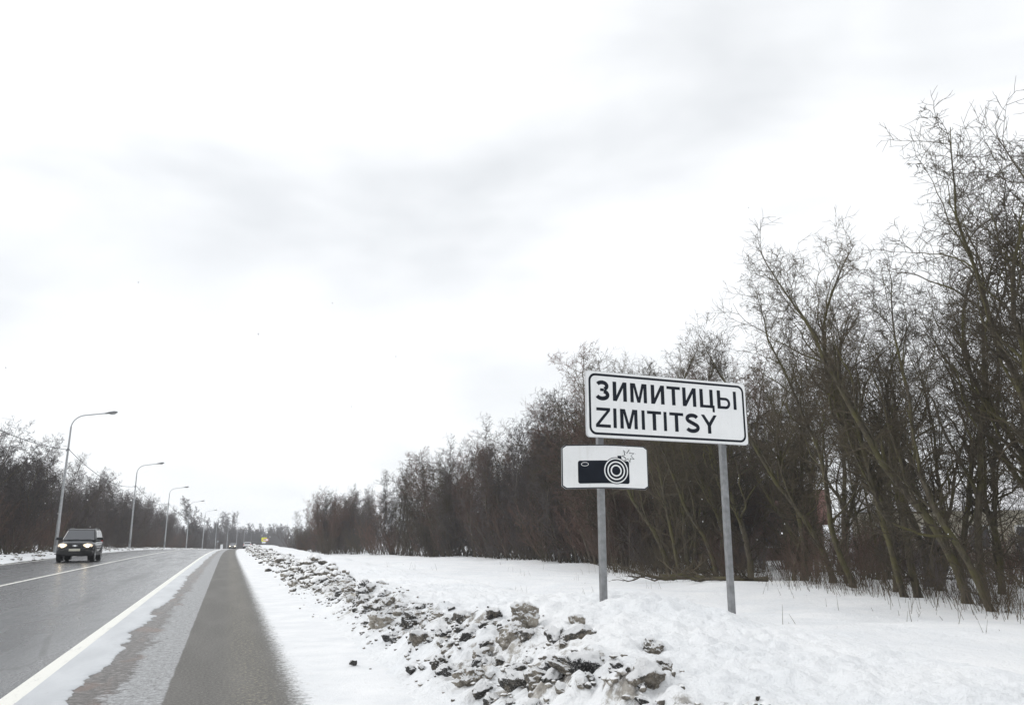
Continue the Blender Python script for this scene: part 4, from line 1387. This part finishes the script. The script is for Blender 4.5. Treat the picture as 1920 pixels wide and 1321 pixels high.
        if rails:
            MB().tube([(sx * wt * .88, y0t + .25, zt + .02), (sx * wt * .88, y0t + .35, zt + .075), (sx * wt * .88, y1t - .35, zt + .075), (sx * wt * .88, y1t - .25, zt + .02)], .017, 6).build('roof_rail', M_BLACK, root)
        # wheels
        for yy in (yf + .78, yr - .80):
            cxw = sx * (hw - .10)
            MB().tube([(sx * (hw - .30), yy, .44), (sx * (hw + .008), yy, .44)], .385, 22).build('wheel_arch', M_BLACK, root, True)
            prof_ = [(-.10, .24), (-.105, .31), (-.08, .338), (.08, .338), (.105, .31), (.10, .24)]
            vs, fs = [], []
            kk = 24
            for px_, pr in prof_:
                for j in range(kk):
                    a = 2 * math.pi * j / kk
                    vs.append((cxw + sx * px_, yy + pr * math.cos(a), .338 + pr * math.sin(a)))
            for i in range(len(prof_) - 1):
                for j in range(kk): fs.append((i * kk + j, i * kk + (j + 1) % kk, (i + 1) * kk + (j + 1) % kk, (i + 1) * kk + j))
            fs += [tuple(range(kk)), tuple((len(prof_) - 1) * kk + j for j in range(kk))]
            wh = MB().add(vs, fs).build('wheel', M_RUBBER, root, True)
            mb = MB()
            for q in range(5):
                a = 2 * math.pi * q / 5
                Mx = Matrix.Translation((cxw + sx * .103, yy, .338)) @ Matrix.Rotation(a, 4, 'X')
                mb.box(-.008, .010, -.032, .032, .02, .215, Mx)
            mb.tube([(cxw + sx * .098, yy, .338), (cxw + sx * .118, yy, .338)], .06, 12)
            mb.build('rim', M_HUB, wh)
    return root
c0 = car(M_CARBLACK, 'car', badge=True)
c0.location = (-7.42, 49.2, float(road_z(48)))
c0.rotation_euler = (0, 0, R(1.0))
tag(c0, 'black off-road car with lit headlights coming toward us in the far lane', 'car')
c1 = car(M_CARGREY, 'car', Hc=1.50, lit=True, rails=False)
c1.location = (-3.6 + float(bend(225)), 225, float(road_z(225)))
c1.rotation_euler = (0, 0, -math.atan(float(bend(226) - bend(224)) / 2))
tag(c1, 'tiny pale grey car far down the road', 'car')
c2 = car(M_CARWHITE, 'car', Hc=1.50, lit=False, rails=False)
c2.location = (1.0 + float(bend(190)), 190, float(road_z(190)))
c2.rotation_euler = (0, 0, math.pi - math.atan(float(bend(191) - bend(189)) / 2))
tag(c2, 'tiny white car half hidden by the far end of the snow heap', 'car')

# ------------------------------------------------------------------ small far signs
def post_(root, h, r=.04): MB().tube([(0, 0.06, -.4), (0, .06, h)], r, 8).build('post', M_GALV, root, True)
x, y, z = place(4.2, 220); z = float(road_z(220)) + .2
sg = empty('warning_sign', (x, y, z), 0.0, 'far yellow-backed road sign with a round sign overlapping its corner', 'road sign')
post_(sg, 3.0)
MB().prism(rrect(-.55, .45, 1.75, 2.75, .05), 0, .03).build('yellow_board', M_YELLOW, sg)
MB().prism([(-.38, 1.92), (.28, 1.92), (-.05, 2.52)], -.012, -.001).build('triangle', M_RED, sg)
MB().prism([(-.25, 2.0), (.15, 2.0), (-.05, 2.36)], -.02, -.0125).build('triangle_fill', M_SIGN, sg)
MB().prism(circ(.45, 2.15, .36), -.06, -.03).build('round_board', M_RED, sg)
MB().prism(circ(.45, 2.15, .27), -.072, -.0605).build('round_face', M_SIGN, sg)
MB().prism(rrect(-.42, .28, 1.32, 1.70, .03), 0, .03).build('lower_plate', M_SIGN, sg)
sg.scale = (1.3, 1.3, 1.0)
for (xx, yy, lab) in ((-1.35, 150, 0),):
    z = float(road_z(yy))
    sg = empty('round_sign', (-12.0 + float(bend(285)), 285, float(road_z(285)) + .1), 0, 'far round sign seen from behind on a thin post left of the white marker board', 'road sign')
    post_(sg, 3.0)
    MB().prism(circ(0, 2.7, .36), 0, .03).build('disc', M_SIGNGREY, sg)
mk = empty('marker_board', (-11.9 + float(bend(300)), 300, float(road_z(300)) + .05), 0, 'upright white board at the road bend left of the far grey car', 'marker')
MB().prism(rrect(-.42, .42, .15, 2.1, .04), -.03, .03).build('board', M_CARWHITE, mk)
mb = MB(); mb.box(-.34, -.26, -.025, .025, -.4, .15); mb.box(.26, .34, -.025, .025, -.4, .15); mb.build('leg', M_GALV, mk)

# ------------------------------------------------------------------ houses behind the near belt
M_BRICK = plain('brick_wall', (0.15, 0.085, 0.07), 0.8, 0, 0.25, 5)
M_CREAM = plain('cream_wall', (0.42, 0.39, 0.31), 0.8, 0, 0.1, 2)
M_ROOF = plain('snowy_roof', (0.6, 0.6, 0.61), 0.8, 0, 0.35, 1.2)
M_ROOFR = plain('red_roof', (0.15, 0.075, 0.065), 0.8, 0, 0.3, 6)
M_FRAME = plain('window_frame', (0.7, 0.7, 0.68), 0.5)
def house(x, y, rz, w, d, h, rh, wall_m, roof_m, label, ws):
    z = ground_z(x, y)
    root = empty('house', (x, y, z), rz, label, 'house')
    hw, hd = w / 2, d / 2
    mb = MB(); mb.prism([(-hd, -.5), (hd, -.5), (hd, h), (0, h + rh), (-hd, h)], -hw, hw, axis='x'); mb.build('wall', wall_m, root)
    sl = math.hypot(hd + .4, rh * (hd + .4) / hd)
    for sy in (-1, 1):
        e = hd + .45; ez = h + rh - rh * e / hd
        vs = []
        for dz in (.01, .16):
            vs += [(-hw - .4, 0, h + rh + dz), (hw + .4, 0, h + rh + dz), (hw + .4, sy * e, ez + dz), (-hw - .4, sy * e, ez + dz)]
        MB().add(vs, [(0, 1, 2, 3), (7, 6, 5, 4), (0, 4, 5, 1), (1, 5, 6, 2), (2, 6, 7, 3), (3, 7, 4, 0)]).build('roof', roof_m, root)
    MB().box(hw * .3, hw * .3 + .6, -.7, -.1, h + rh * .5, h + rh + .9).build('chimney', M_BRICK, root)
    for side in (-1, 1):
        for wx in ws:
            f = MB().prism([(wx - .6, .9), (wx + .6, .9), (wx + .6, 2.3), (wx - .6, 2.3)], min(side * hd, side * (hd + .05)), max(side * hd, side * (hd + .05)), holes=[[(wx - .5, 1.0), (wx + .5, 1.0), (wx + .5, 2.2), (wx - .5, 2.2)]]).build('window', M_FRAME, root)
            MB().box(wx - .495, wx + .495, min(side * (hd + .002), side * (hd + .02)), max(side * (hd + .002), side * (hd + .02)), 1.005, 2.195).build('pane', M_GLASS, f)
    return root
house(40.0, 51.5, R(140), 4.6, 4.2, 3.0, 2.0, M_BRICK, M_ROOFR, 'red brick house half hidden by trunks right of the town sign', (-1.2, 1.2))
house(44.5, 38.0, R(-52), 15.0, 7.0, 3.3, 1.5, M_CREAM, M_ROOF, 'long cream house under a snowy roof glimpsed through the near belt', (-5.5, -3, -.6, 1.8, 4.2, 6))

# ------------------------------------------------------------------ a few flakes in the air
g = np.random.default_rng(123)
import bmesh
bm = bmesh.new(); bmesh.ops.create_icosphere(bm, subdivisions=1, radius=1)
fv = np.array([v.co[:] for v in bm.verts]); ff = np.array([[v.index for v in f.verts] for f in bm.faces]); bm.free()
parts = []
for i in range(420):
    d = 4 + 36 * g.random() ** .7
    a = R(19.07) + g.uniform(-.62, .62)
    zz = 1.2 + d * g.uniform(-.02, .42)
    parts.append((fv * g.uniform(.003, .0065) * np.array([1, 1, 1.3]) + np.array([d * math.sin(a), d * math.cos(a), max(zz, .7)]), ff))
V, F = merge(parts)
tag(link('snowflakes', np_mesh('snowflakes', V, F, plain('flake', (.9, .9, .9), .8))), 'sparse small snowflakes drifting down', 'snow', kind='stuff')

# ------------------------------------------------------------------ thin winter haze
hz = MB().box(-950, 1350, -60, 1560, -12, 45).build('haze', None)
m = bpy.data.materials.new('haze_air'); m.use_nodes = True
t = m.node_tree; t.nodes.clear()
vo = t.nodes.new('ShaderNodeVolumePrincipled'); ou = t.nodes.new('ShaderNodeOutputMaterial')
vo.inputs['Color'].default_value = (.90, .93, .97, 1); vo.inputs['Density'].default_value = .0005
t.links.new(vo.outputs[0], ou.inputs['Volume'])
hz.data.materials.append(m)
tag(hz, 'thin pale winter haze over the whole scene', 'haze', kind='stuff')
